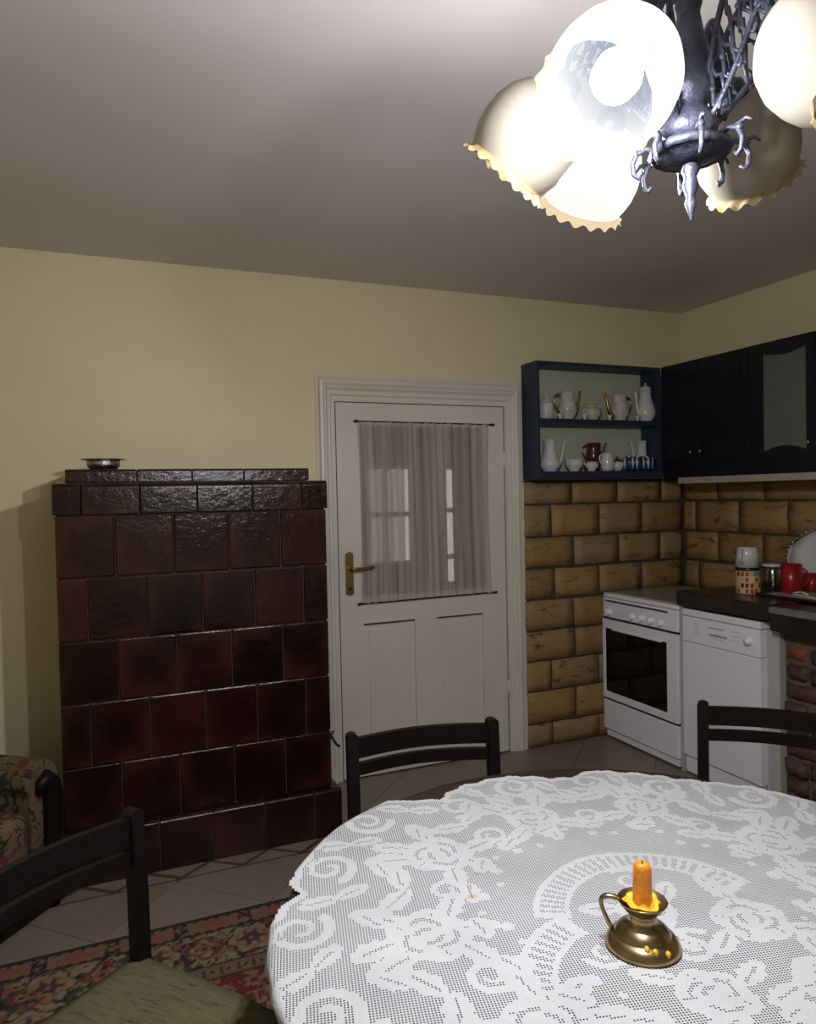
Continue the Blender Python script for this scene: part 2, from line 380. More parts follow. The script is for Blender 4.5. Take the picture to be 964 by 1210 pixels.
# ------------------------------------------------------------------ SETTING
DX0, DX1, DZ = 1.035, 2.135, 2.012          # opening in the back wall
wb = MB().box(XL-.1, DX0, D, D+.12, 0, HC).box(DX1, XR+.12, D, D+.12, 0, HC).box(DX0, DX1, D, D+.12, DZ, HC)
wall_back = wb.build('wall_back', M['wall'], kind='structure')
wall_right = box(XR, XR+.12, YB, D, 0, HC).build('wall_right', M['wall'], kind='structure')
box(XL-.1, XL, YB, D, 0, HC).build('wall_left', M['wall'], kind='structure')
box(XL-.1, XR+.12, YB-.1, YB, 0, HC).build('wall_front', M['wall'], kind='structure')
box(XL-.1, XR+.12, YB-.1, D+.12, HC, HC+.1).build('ceiling', M['ceiling'], kind='structure')
floor = box(XL-.1, XR+.12, YB-.1, D+.12, -.05, -.0025).build('floor', M['floor_grout'], kind='structure')
# diagonal floor tiles
A = 0.40; ox, oy = 0.235, 2.86; c45 = math.sqrt(.5)
def tile(poly):
    if len(poly) < 3: return
    ar = abs(sum(poly[i][0]*poly[(i+1) % len(poly)][1]-poly[(i+1) % len(poly)][0]*poly[i][1] for i in range(len(poly))))/2
    if ar < 2e-4: return
    cx = sum(q[0] for q in poly)/len(poly); cy_ = sum(q[1] for q in poly)/len(poly)
    MB().prism([(x-cx, y-cy_) for x, y in poly], -.004, 0).build('floor_tile', M['floor'], floor, (cx, cy_, 0))
HB = 2.872; HX = 0.98
for i in range(-14, 15):
    for j in range(-14, 15):
        g = 0.0018
        q = [(i*A+g, j*A+g), ((i+1)*A-g, j*A+g), ((i+1)*A-g, (j+1)*A-g), (i*A+g, (j+1)*A-g)]
        q = [(ox+(x-y)*c45, oy+(x+y)*c45) for x, y in q]
        for a in ((1, 0, XR), (-1, 0, -XL), (0, -1, -YB)): q = clip(q, *a) if q else q
        if not q: continue
        tile(clip(q, 0, 1, HB))
        r = clip(clip(q, 0, -1, -HB), -1, 0, -HX) if clip(q, 0, -1, -HB) else []
        if r: tile(clip(r, 0, 1, D))
# patterned border band in front of and beside the tiled stove
band = box(XL, HX, HB, D, -.004, -.0015).build('border_base', M['strip'], floor)
sx = -1.39
def tri(p): tile(p)
P = 0.235; yb0, yb1 = HB+.014, HB+.10; g = .020
k = 0; x = 0.25-P*7
while x < HX:
    # upward and downward beige triangles between the brown zigzag
    up = [(x+g, yb0), (x+P-g, yb0), (x+P/2, yb1-g*.6)]
    dn = [(x-P/2+g, yb1), (x+P/2-g, yb1), (x, yb0+g*.6)]
    for t in (up, dn):
        t = clip(clip(t, 1, 0, HX), -1, 0, -XL) if t else t
        if t: tile(t)
    x += P
tile([(XL, yb1+.012), (HX, yb1+.012), (HX, D), (XL, D)])

# back wall bricks (facing) 2.17..XR, z 0..1.515 ; right wall bricks above worktop
rows = [0.0, .137, .317, .489, .659, .837, 1.013, 1.19, 1.37, 1.505]
bx0 = 2.178
box(bx0, XR, D-.012, D, 0, 1.507).build('brick_mortar', M['mortar'], wall_back)
box(XR-.012, XR, 1.2, D-.012, 0, 1.507).build('brick_mortar', M['mortar'], wall_right)
def rough_box(w_, d_, h_, rnd, amp=.004, nx=4, nz=3):
    """a brick face: rounded, uneven slab, centre at origin, front toward -Y"""
    bm = bmesh.new(); vs = []
    for iz in range(nz+1):
        for ix in range(nx+1):
            x = (ix/nx-.5)*w_; z = (iz/nz-.5)*h_
            edge = ix in (0, nx) or iz in (0, nz)
            jx = rnd.uniform(-amp, amp)*.7; jz = rnd.uniform(-amp, amp)*.7
            y = -d_/2 + (d_*.45 if edge else rnd.uniform(-.002, .002))
            vs.append(bm.verts.new((x+jx, y, z+jz)))
    W = nx+1
    for iz in range(nz):
        for ix in range(nx): bm.faces.new((vs[iz*W+ix], vs[iz*W+ix+1], vs[(iz+1)*W+ix+1], vs[(iz+1)*W+ix]))
    ring = [vs[i] for i in range(W)]+[vs[iz*W+nx] for iz in range(1, nz+1)]+[vs[nz*W+ix] for ix in range(nx-1, -1, -1)]+[vs[iz*W] for iz in range(nz-1, 0, -1)]
    back = [bm.verts.new((v.co.x, d_/2, v.co.z)) for v in ring]
    n = len(ring)
    for i in range(n): bm.faces.new((ring[(i+1) % n], ring[i], back[i], back[(i+1) % n]))
    bmesh.ops.recalc_face_normals(bm, faces=bm.faces[:])
    me = bpy.data.meshes.new('brick'); bm.to_mesh(me); bm.free(); return me
rb = random.Random(3)
cache = {}
def brick_mesh(w_, h_, d_, mat, var):
    k = (round(w_, 2), round(h_, 2), d_, mat, var)
    if k not in cache:
        me = rough_box(k[0]-.0, d_, k[1], rb, .0035 if mat == 'brick' else .007, 5, 3); me.materials.append(M[mat])
        me.polygons.foreach_set('use_smooth', [True]*len(me.polygons)); cache[k] = me
    return cache[k]
J = .013
joints = [(2.343, 2.667), (2.508,), (2.343, 2.673), (2.510,), (2.502,), (2.372, 2.684, 2.995), (2.509, 2.828, 3.141), (2.356, 2.691, 3.002), (2.501, 2.822, 3.154)]
for r in range(9):
    z0, z1 = rows[r], rows[r+1]; js = list(joints[r])
    while js[-1]+.33 < XR-.05: js.append(js[-1]+.318)
    xs = [bx0-.005]+js+[XR-.004]
    for a, b in zip(xs[:-1], xs[1:]):
        w_ = b-a-J; h_ = z1-z0-J
        if w_ < .03: continue
        link('brick', brick_mesh(w_, h_, .018, 'brick', rb.randrange(3)), wall_back, ((a+b)/2, D-.016, (z0+z1)/2))
rj = {8: [3.215, 2.893], 7: [3.387, 3.059, 2.742], 6: [3.215, 2.902], 5: [3.363, 3.04]}
for r in range(4, 9):
    z0, z1 = rows[r], rows[r+1]; js = rj.get(r, [3.3, 2.98])[:]
    while js[-1] > 1.5: js.append(js[-1]-.318)
    ys = [D-.03]+js
    for a, b in zip(ys[:-1], ys[1:]):
        w_ = a-b-J; h_ = z1-z0-J
        link('brick', brick_mesh(w_, h_, .018, 'brick', rb.randrange(3)), wall_right, (XR-.016, (a+b)/2, (z0+z1)/2), (0, 0, -PI/2))

# ---- door_1 with casing (structure)
door = thing('door_1', 'off-white panelled door with curtained glass between stove and brick wall', 'door', (0, 0, 0), kind='structure')
xa, xb, za = .997, 2.172, 2.050
px0, px1, pz = 1.098, 2.065, 1.916
# casing: profile swept round three sides (outer->inner): list of (inset, protrusion)
prof = [(0, 0), (0, .012), (.010, .016), (.016, .010), (.020, .026), (.034, .030), (.044, .020), (.050, .024), (.060, .012), (.074, .012), (.080, .004), (.100, .004), (.100, -.035)]
v = []; f = []
for (ins, pr) in prof:
    z = za-ins*1.33
    for (X, Z) in ((xa+ins, 0), (xa+ins, z), (xb-ins, z), (xb-ins, 0)): v.append((X, D-pr, Z))
for i in range(len(prof)-1):
    for s_ in range(3): f.append((i*4+s_, i*4+s_+1, (i+1)*4+s_+1, (i+1)*4+s_))
MB().add(v, f).build('casing', M['door'], door)
# jamb filling between casing and wall opening
MB().box(DX0, px0-.002, D+.035, D+.12, 0, pz).box(px1+.002, DX1, D+.035, D+.12, 0, pz).box(DX0, DX1, D+.035, D+.12, pz+.002, DZ).build('jamb', M['door'], door)
MB().box(xb-.004, xb+.010, D-.014, D, 0, 1.50).build('plaster_edge', M['frame_edge'], door)
leaf = MB(); y0, y1 = D-.004, D+.036
gx0, gx1, gz0, gz1 = 1.225, 1.945, .925, 1.80
g = .004
leaf.box(px0+g, gx0, y0, y1, .008, pz-g).box(gx1, px1-g, y0, y1, .008, pz-g).box(gx0, gx1, y0, y1, gz1, pz-g).box(gx0, gx1, y0, y1, .785, gz0)
leaf.box(gx0, gx1, y0, y1, .008, .12).box(1.510, 1.638, y0, y1, .12, .785)
leaf.box(gx0-.0, gx1, y0+.014, y1-.006, .12, .785)
lo = leaf.build('door_leaf', M['door'], door)
for (a, b) in ((1.225, 1.510), (1.638, 1.914)):
    MB().box(a+.03, b-.03, D+.004, D+.014, .15, .755).build('door_panel', M['door'], door, bevel=.004)
    MB().box(a, b, D-.0052, D-.0036, .783, .789).build('panel_groove', M['line'], door)
MB().box(1.914, 1.945, y0, y1, .12, .785).build('stile_strip', M['door'], door)
box(gx0, gx1, D+.018, D+.021, gz0, gz1).build('glass_pane', M['pane'], door)
MB().box(px0-.001, px0+.003, D-.0045, D+.03, .008, pz).box(px0, px1, D-.0045, D+.03, pz-.004, pz+.0005).build('leaf_gap', M['line'], door)
# hinges on the right
for hz in (1.62, .36):
    MB().tube([(px1+.002, D-.006, hz-.045), (px1+.002, D-.006, hz+.045)], .006).build('hinge', M['door'], door)
hd = MB().prism([(1.133, .945), (1.155, .938), (1.176, .945), (1.176, 1.15), (1.155, 1.162), (1.133, 1.15)], 0, .006,
    Matrix(((1, 0, 0, 0), (0, 0, -1, D-.004), (0, 1, 0, 0), (0, 0, 0, 1)))).build('handle_plate', M['door_brass'], door, bevel=.0015)
MB().tube([(1.155, D-.008, 1.075), (1.155, D-.05, 1.075)], .009).tube(bez((1.150, D-.05, 1.075), (1.18, D-.058, 1.078), (1.23, D-.05, 1.072), (1.275, D-.048, 1.080), 8), [.009, .0085, .008, .008, .0078, .0078, .008, .0085, .007], flat=.7).build('door_handle', M['door_brass'], door)
MB().lathe([(.0001, 0), (.007, 0), (.007, .003)], 12, Matrix.Translation((1.155, D-.010, .975)) @ Matrix.Rotation(PI/2, 4, 'X')).box(1.153, 1.157, D-.0135, D-.0125, .962, .975).build('keyhole', M['iron'], door)

# ---- sheer curtain stretched on two rods
cur = thing('curtain', 'sheer grey-beige curtain stretched between two thin rods over the door glass', 'curtain', (1.59, D-.02, .9))
def curtain_mesh():
    nx, nz = 150, 16; v = []; f = []
    for k in range(nz+1):
        t = k/nz; zt = 1.815; zb = .893
        for i in range(nx+1):
            s_ = i/nx; pull = .010*math.sin(t*PI)
            x = (1.212+pull)*(1-s_) + (1.960-pull)*s_
            z = (.893+.004*s_+.006*math.sin(s_*3))*(1-t)+zt*t
            y = D-.022+.005*math.sin(s_*95+1.2*math.sin(s_*11)+t*1.4)+.004*math.sin(s_*41+2)
            v.append((x-1.59, y-(D-.02), z-.9))
    for k in range(nz):
        for i in range(nx): f.append((k*(nx+1)+i, k*(nx+1)+i+1, (k+1)*(nx+1)+i+1, (k+1)*(nx+1)+i))
    return MB().add(v, f, True)
curtain_mesh().build('curtain_cloth', M['sheer'], cur)
for (za_, zb_) in ((.918, .914), (-.006, -.001)):
    MB().tube([(-.396, 0, za_), (.405, 0, zb_)], .0035).tube([(-.398, 0, za_), (-.378, 0, za_)], .006).tube([(.382, 0, zb_), (.408, 0, zb_)], .006)\
        .tube([(-.385, 0, za_), (-.385, .016, za_)], .003).tube([(.395, 0, zb_), (.395, .016, zb_)], .003).build('curtain_rod', M['iron'], cur)

# ---- hallway behind the door, with a daylit window
HY = 5.0
hw = MB(); wins = [(1.79, 2.16, .93, 1.655), (2.42, 2.53, .75, 1.65)]
hw.box(.2, 1.79, HY, HY+.1, 0, 2.5).box(2.16, 2.42, HY, HY+.1, 0, 2.5).box(2.53, 3.4, HY, HY+.1, 0, 2.5)
for a, b, c, d in wins: hw.box(a, b, HY, HY+.1, 0, c).box(a, b, HY, HY+.1, d, 2.5)
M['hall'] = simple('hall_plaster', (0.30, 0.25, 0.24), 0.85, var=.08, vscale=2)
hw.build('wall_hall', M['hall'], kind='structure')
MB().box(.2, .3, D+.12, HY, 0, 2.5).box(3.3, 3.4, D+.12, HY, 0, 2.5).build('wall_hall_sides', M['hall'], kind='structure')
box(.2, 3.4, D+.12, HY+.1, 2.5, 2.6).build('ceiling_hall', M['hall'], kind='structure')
box(.2, 3.4, D+.12, HY+.1, -.05, -.003).build('floor_hall', M['floor'], kind='structure')
for n_, (a, b, c, d) in enumerate(wins):
    wdw = thing('window_%d' % (n_+1), ['narrow hall window behind the left half of the door curtain', 'slim barred hall window behind the right half of the door curtain'][n_], 'window', (0, 0, 0), kind='structure')
    fr = MB().box(a, a+.02, HY+.02, HY+.06, c, d).box(b-.02, b, HY+.02, HY+.06, c, d).box(a, b, HY+.02, HY+.06, c, c+.02).box(a, b, HY+.02, HY+.06, d-.02, d)
    for z in ((1.30,) if n_ == 0 else (1.318, .963)): fr.box(a, b, HY+.02, HY+.06, z-.018, z+.018)
    if n_ == 0: fr.box(1.93, 1.96, HY+.02, HY+.06, c, d)
    fr.build('window_frame', M['hall'], wdw)
    box(a, b, HY+.045, HY+.05, c, d).build('window_pane', M['pane'], wdw)
hc = MB(); v = []; f = []
for i in range(61):
    x = 1.78+.29*i/60; y = HY-.03+.012*math.sin(i*.9)
    v += [(x, y, .93), (x, y, 1.68)]
for i in range(60): f.append((2*i, 2*i+2, 2*i+3, 2*i+1))
hc.add(v, f, True); o = hc.build('hall_curtain', M['sheer_pink']); tag(o, 'pinkish gathered curtain over the hall window seen through the door glass', 'curtain')
MB().box(2.24, 2.34, HY-.05, HY-.001, 0, 2.1).build('trim_1', M['wall'], kind='structure')

# ------------------------------------------------------------------ TILED STOVE
SX0, SX1, SY = -.156, .892, 3.009
stove = thing('tiled_stove', 'large masonry heating stove clad in dark maroon glazed tiles left of the door', 'stove', ((SX0+SX1)/2, 3.25, 0))
stx, sty = (SX0+SX1)/2, 3.25
MB().box(SX0+.008, SX1-.008, SY+.012, D-.002, 0, 1.50).box(SX0-.02, SX1+.02, SY-.03, D-.002, 0, .19).box(SX0+.05, SX1-.055, SY+.10, D-.002, 1.5, 1.563).build('stove_core', M['grout'], stove, (-stx, -sty, 0))
tcache = {}
def stile(xc, y, zc, w_, h_, rz=0, d_=.022, top_round=0, bv=.006):
    k = (round(w_, 3), round(h_, 3), d_, top_round)
    if k not in tcache:
        b = MB().box(-w_/2, w_/2, 0, d_, -h_/2, h_/2)
        if top_round:
            # cornice tile: top edge rolled back
            n = 10; poly = [(0, -h_/2)]+[(top_round*(1-math.cos(a*PI/2/n)), h_/2-top_round*(1-math.sin(a*PI/2/n))) for a in range(n+1)]+[(d_, h_/2), (d_, -h_/2)]
            b = MB(); m_ = len(poly)
            v = [(-w_/2, p[0], p[1]) for p in poly]+[(w_/2, p[0], p[1]) for p in poly]
            b.add(v, [tuple(range(m_)), tuple(range(2*m_-1, m_-1, -1))]+[(i, m_+i, m_+(i+1) % m_, (i+1) % m_) for i in range(m_)])
            tcache[k] = b.mesh('stove_tile', M['stove'], .002, 1)
        else: tcache[k] = b.mesh('stove_tile', M['stove'], bv, 2)
        tcache[k].polygons.foreach_set('use_smooth', [False]*len(tcache[k].polygons))
    return link('stove_tile', tcache[k], stove, (xc-stx, y-sty, zc), (0, 0, rz))
srows = [(.200, .4375, 'b'), (.4375, .678, 'a'), (.678, .913, 'b'), (.913, 1.152, 'a'), (1.152, 1.389, 'b')]
G = .004
ja = [-.050, .162, .373, .580, .786]; jb = [.053, .268, .482, .693]
for z0, z1, t in srows:
    xs = [SX0]+(ja if t == 'a' else jb)+[SX1]
    for a, b in zip(xs[:-1], xs[1:]): stile((a+b)/2, SY+rb.uniform(-.0012, .0012), (z0+z1)/2, b-a-G, z1-z0-G)
    ys = [SY+.022+.004, SY+.13, SY+.34, D] if t == 'a' else [SY+.022+.004, SY+.235, SY+.45, D]
    for a, b in zip(ys[:-1], ys[1:]):
        stile(SX1, (a+b)/2, (z0+z1)/2, b-a-G, z1-z0-G, PI/2); stile(SX0, (a+b)/2, (z0+z1)/2, b-a-G, z1-z0-G, -PI/2)
xs = [SX0-.006, -.061, .146, .361, .579, .785, SX1+.006]
for a, b in zip(xs[:-1], xs[1:]): stile((a+b)/2, SY-.006, 1.4515, b-a-G, .119, 0, .10, .022)
for a, b in ((SY+.098, SY+.3), (SY+.3, D)):
    stile(SX1+.006, (a+b)/2, 1.4515, b-a-G, .119, PI/2, .10, .022); stile(SX0-.006, (a+b)/2, 1.4515, b-a-G, .119, -PI/2, .10, .022)
xs = [-.118, .142, .354, .565, .846]
for a, b in zip(xs[:-1], xs[1:]): stile((a+b)/2, SY+.09, 1.541, b-a-G, .052, 0, .38, .012)
xs = [SX0-.028, -.02, .182, .385, .593, .801, SX1+.030]
for a, b in zip(xs[:-1], xs[1:]): stile((a+b)/2, SY-.038, .099, b-a-G, .196, 0, .05, .016)
for a, b in ((SY+.014, SY+.25), (SY+.25, D)):
    stile(SX1+.030, (a+b)/2, .099, b-a-G, .196, PI/2, .04, .016); stile(SX0-.028, (a+b)/2, .099, b-a-G, .196, -PI/2, .04, .016)
MB().box(SX1+.001, SX1+.008, 3.10, 3.25, .30, .42).tube([(SX1+.008, 3.09, .40), (SX1+.02, 3.075, .385), (SX1+.036, 3.06, .355), (SX1+.05, 3.055, .345)], .006).tube([(SX1+.01, 3.09, .37), (SX1+.03, 3.08, .41)], .005).build('firebox_latch', M['iron'], stove, (-stx, -sty, 0), label='black iron firebox latch on the side')

# ornate brimmed bowl on top
bw = thing('silver_bowl', 'small ornate silver bowl with a wide flat brim on top of the tiled stove', 'bowl', (.022, 3.24, 1.567))
bb = MB().lathe([(.001, .001), (.045, .001), (.050, .004), (.062, .018), (.064, .028), (.060, .038)], 40, wob=lambda k, a, r, z: (r+.0018*math.sin(a*14)*(1 if k > 1 else 0), z))
bb.build('bowl_body', M['silver'], bw)
MB().lathe([(.001, .006), (.05, .008), (.058, .036), (.066, .041), (.086, .044), (.087, .0455), (.066, .0435), (.06, .041)], 48, wob=lambda k, a, r, z: (r*(1+.02*math.cos(12*a) if r > .08 else r/r), z)).build('brim', M['silver'], bw)

# ------------------------------------------------------------------ SHELF UNIT
UX0, UX1, UY, UZ0, UZ1 = 2.185, 3.034, 3.36, 1.512, 2.150
unit = thing('open_wall_shelf', 'open two-tier dark blue wall shelf above the bricks beside the door', 'shelf', (UX0, UY, UZ0))
def up(name, a, mat='cabinet_blue'): 
    return box(*a).build(name, M[mat], unit, (-UX0, -UY, -UZ0), bevel=.002)
up('side_panel', (UX0, UX0+.018, UY, D-.001, UZ0, UZ1)); up('side_panel', (UX1-.020, UX1-.002, UY, D-.001, UZ0, UZ1))
up('top_panel', (UX0+.018, UX1-.02, UY, D-.001, UZ1-.020, UZ1)); up('bottom_panel', (UX0+.018, UX1-.02, UY, D-.001, UZ0, 1.552))
up('shelf_board', (UX0+.018, UX1-.02, UY, D-.001, 1.812, 1.840))
M['shelf_back'] = simple('pale_green_back', (0.42, 0.44, 0.33), 0.7, var=.05)
up('back_panel', (UX0+.018, UX1-.02, D-.006, D-.002, 1.552, UZ1-.02), 'shelf_back')

# ------------------------------------------------------------------ WALL CABINETS on the right wall
def cab(y1_, y0_, label, doors, glass=False, first=False):
    c = thing('wall_cabinet', label, 'cabinet', (3.034, y0_, 1.508))
    X0 = 3.034; o = (-X0, -y0_, -1.508); z0, z1 = 1.508, 2.152
    X1 = XR-.002
    s_ = MB().box(X0+.02, X1, y0_, y0_+.018, z0, z1).box(X0+.02, X1, y1_-.018, y1_, z0, z1).box(X0+.02, X1, y0_, y1_, z0, z0+.018).box(X0+.02, X1, y0_, y1_, z1-.018, z1)
    s_.build('body', M['cabinet'], c, o)
    box(X1-.01, X1-.004, y0_+.018, y1_-.018, z0+.018, z1-.018).build('back_panel', M['shelf_back'], c, o)
    box(X0+.03, X1-.01, y0_+.018, y1_-.018, 1.80, 1.818).build('shelf_board', M['shelf_back'], c, o)
    for (a, b, kn) in doors:
        if not glass:
            d = MB().box(X0, X0+.018, a+.0015, b-.0015, z0+.001, z1-.001).build('door', M['cabinet'], c, o, bevel=.003)
            MB().box(X0-.004, X0, a+.05, b-.05, z0+.09, z1-.07).build('raised_panel', M['cabinet'], d, bevel=.003)
        else:
            ga, gb = 2.413, 2.655; n = 10; d = MB()
            d.box(X0, X0+.018, a+.0015, ga, z0+.001, z1-.001).box(X0, X0+.018, gb, b-.0015, z0+.001, z1-.001)
            top = [(ga+(gb-ga)*i/n, 2.10-.022*math.sin(PI*i/n)) for i in range(n+1)]
            bot = [(ga+(gb-ga)*i/n, 1.615+.026*math.sin(PI*i/n)) for i in range(n+1)]
            Tm = Matrix(((0, 0, 1, X0), (1, 0, 0, 0), (0, 1, 0, 0), (0, 0, 0, 1)))
            d.prism(top+[(gb, z1-.001), (ga, z1-.001)], 0, .018, Tm); d.prism([(ga, z0+.001)]+[(gb, z0+.001)]+bot[::-1], 0, .018, Tm)
            d = d.build('door', M['cabinet'], c, o)
            box(X0+.008, X0+.012, ga, gb, 1.61, 2.105).build('frosted_pane', M['frost'], d)
        MB().lathe([(.001, 0), (.006, 0), (.004, .01), (.009, .016), (.010, .022), (.006, .027), (.001, .028)], 14, Matrix.Translation((X0, kn, 1.645)) @ Matrix.Rotation(-PI/2, 4, 'Y')).build('knob', M['chrome'], d)
    return c
cab(3.36, 2.74, 'black wall cabinet with two solid doors nearest the corner shelf', [(2.74+.0, 3.08, 3.045), (3.08, 3.36, 3.118)])
cab(2.738, 2.36, 'black wall cabinet with a frosted glass door above the counter', [(2.36, 2.738, 2.388)], glass=True)
cab(2.358, 1.70, 'black wall cabinet at the right edge next to the frosted glass one', [(1.70, 2.029, 2.0), (2.029, 2.358, 2.06)])
# light pelmet under cabinets
pel = box(3.040, 3.32, 1.70, 3.24, 1.472, 1.507).build('cabinet_pelmet', M['light_trim'], bevel=.002)
tag(pel, 'light beige board fixed along the underside of the black wall cabinets', 'board')

# ------------------------------------------------------------------ COOKER
ck = thing('cooker', 'white freestanding cooker with black oven window in the brick corner', 'cooker', (2.706, 2.895, 0))
CX, C0, C1 = 2.706, 2.893, 3.492
o = (-2.706, -2.895, 0)
box(CX+.02, 3.29, C0+.002, C1-.002, .03, .82).build('body', M['white_enamel'], ck, o, bevel=.003)
box(CX-.004, 3.295, C0, C1, .822, .846).build('top_frame', M['white_enamel'], ck, o, bevel=.008, seg=3)
box(CX+.03, 3.27, C0+.02, C1-.02, .846, .852).build('hob_cover', M['hob'], ck, o, bevel=.003)
pan = box(CX-.006, CX+.02, C0, C1, .708, .820).build('control_panel', M['white_enamel'], ck, o, bevel=.006, seg=3)
box(CX-.008, CX-.005, 2.965, 3.47, .799, .809).build('vent_slot', M['dark_slot'], pan)
for yk in (3.435,):
    MB().lathe([(.024, 0), (.024, .006), (.018, .012), (.016, .024), (.001, .025)], 20, Matrix.Translation((CX-.006, yk, .742)) @ Matrix.Rotation(-PI/2, 4, 'Y')).box(CX-.036, CX-.022, yk-.004, yk+.004, .722, .762).build('knob', M['white_enamel'], pan)
for yk in (3.235, 3.16, 3.085, 3.01):
    MB().lathe([(.020, 0), (.020, .006), (.015, .010), (.013, .020), (.001, .021)], 20, Matrix.Translation((CX-.006, yk, .742)) @ Matrix.Rotation(-PI/2, 4, 'Y')).box(CX-.032, CX-.018, yk-.003, yk+.003, .726, .758).build('knob', M['white_enamel'], pan)
box(CX-.002, CX+.018, C0+.004, C1-.004, .698, .709).build('panel_gap', M['black'], ck, o)
od = MB(); z0, z1 = .238, .697
gy0, gy1, gz0_, gz1_ = 2.968, 3.466, .278, .645
od.box(CX-.012, CX+.018, C0, gy0, z0, z1).box(CX-.012, CX+.018, gy1, C1, z0, z1).box(CX-.012, CX+.018, gy0, gy1, z0, gz0_).box(CX-.012, CX+.018, gy0, gy1, gz1_, z1)
odo = od.build('oven_door', M['white_enamel'], ck, o, bevel=.002)
box(CX-.009, CX+.010, gy0, gy1, gz0_, gz1_).build('oven_window', M['black_glass'], odo)
MB().box(CX-.020, CX-.011, 3.00, 3.40, .640, .652).build('grip', M['white_enamel'], odo, bevel=.003)
box(CX-.002, CX+.018, C0+.004, C1-.004, .226, .237).build('door_gap', M['black'], ck, o)
box(CX-.010, CX+.018, C0, C1, .055, .224).build('storage_drawer', M['white_enamel'], ck, o, bevel=.004)
box(CX+.003, CX+.02, C0+.01, C1-.01, .012, .052).build('kickboard', M['white_enamel'], ck, o, bevel=.002)
for a in (C0+.04, C1-.04):
    for b in (CX+.05, 3.25): MB().lathe([(.018, 0), (.018, .03)], 12, Matrix.Translation((b, a, 0)), cap0=True, cap1=True).build('foot', M['black'], ck, o)

# ------------------------------------------------------------------ DISHWASHER
dw = thing('dishwasher', 'slim white dishwasher beside the cooker under the dark worktop', 'dishwasher', (2.706, 2.392, 0))
o = (-2.706, -2.392, 0); W0, W1 = 2.392, 2.866
box(CX+.045, 3.29, W0+.004, W1-.004, .03, .80).build('body', M['white_enamel'], dw, o)
box(CX+.002, 3.29, W0, W1, .806, .838).build('top_plate', M['white_enamel'], dw, o, bevel=.003)
fp = box(CX, CX+.045, W0, W1, .676, .800).build('control_panel', M['white_enamel'], dw, o, bevel=.003)
dd = box(CX, CX+.045, W0, W1, .095, .672).build('front_door', M['white_enamel'], dw, o, bevel=.003)
box(CX+.012, CX+.03, W0+.003, W1-.003, .010, .088).build('kickboard', M['white_enamel'], dw, o)
for a, b, x_ in ((.671, .677, .006), (.799, .807, .006), (.087, .096, .010)): box(CX+x_, CX+.04, W0+.002, W1-.002, a, b).build('seam', M['grey_mark'], dw, o)
mk = MB()
mk.box(CX-.0008, CX+.001, 2.60, 2.69, .764, .770).box(CX-.0008, CX+.001, 2.58, 2.69, .727, .739).box(CX-.0008, CX+.001, 2.59, 2.665, .716, .718)
for z in (.772, .758, .744, .730, .716): mk.box(CX-.0008, CX+.001, 2.755, 2.785, z, z+.002)
for z in (.768, .748, .728): mk.box(CX-.0008, CX+.001, 2.50, 2.555, z, z+.0018)
mk.build('printed_marks', M['grey_mark'], fp, kind='stuff')
MB().lathe([(.021, 0), (.021, .006), (.016, .010), (.015, .020), (.001, .021)], 24, Matrix.Translation((CX, 2.453, .742)) @ Matrix.Rotation(-PI/2, 4, 'Y')).build('programme_knob', M['white_enamel'], fp)
for a in (W0+.04, W1-.04):
    for b in (CX+.08, 3.25): MB().lathe([(.018, 0), (.018, .03)], 12, Matrix.Translation((b, a, 0)), cap0=True, cap1=True).build('foot', M['black'], dw, o)
sb = box(CX+.050, 3.30, 2.335, 2.386, 0, .838).build('side_board', M['white_board'], bevel=.002)
tag(sb, 'narrow white upright board between the dishwasher and the red brick pier', 'board')
sg = box(CX+.004, 3.28, 2.870, 2.889, 0, .845).build('filler_strip', M['white_board'], bevel=.002)
tag(sg, 'thin white filler strip between the cooker and the dishwasher', 'board')

# ------------------------------------------------------------------ BRICK PIER
pier = thing('brick_pier', 'rough old red brick pier carrying the worktop right of the dishwasher', 'pier', (2.80, 2.33, 0))
PX, PY0, PY1 = 2.765, 1.30, 2.332
box(PX+.02, 3.25, PY0, PY1-.006, 0, .80).build('mortar_core', M['mortar_grey'], pier, (-2.80, -2.33, 0))
z = 0; r = 0; rp = random.Random(11)
while z < .71:
    h_ = .066; y = PY1-(rp.uniform(0, .012)); off = .06 if r % 2 else 0; first = True
    while y > PY0+.05:
        L = (.12 if r % 3 else .17) if first else rp.choice((.12, .22, .24)); first = False
        L = min(L, y-PY0)
        if L < .04: break
        me = brick_mesh(L-.014, h_, .05, 'red_brick', rp.randrange(4))
        link('brick', me, pier, (PX+.022+rp.uniform(-.008, .006)-2.80, y-L/2-2.33, z+h_/2+.006+rp.uniform(-.003, .003)), (rp.uniform(-.03, .03), 0, -PI/2+rp.uniform(-.03, .03)))
        y -= L
    z += .084; r += 1
for r in range(8):
    link('brick', brick_mesh(.22, .066, .05, 'red_brick', r % 4), pier, (2.91-2.80, PY0-2.33+.0, r*.084+.04), (0, 0, 0))
    link('brick', brick_mesh(.22, .066, .05, 'red_brick', (r+1) % 4), pier, (3.14-2.80, PY0-2.33+.0, r*.084+.04), (0, 0, 0))

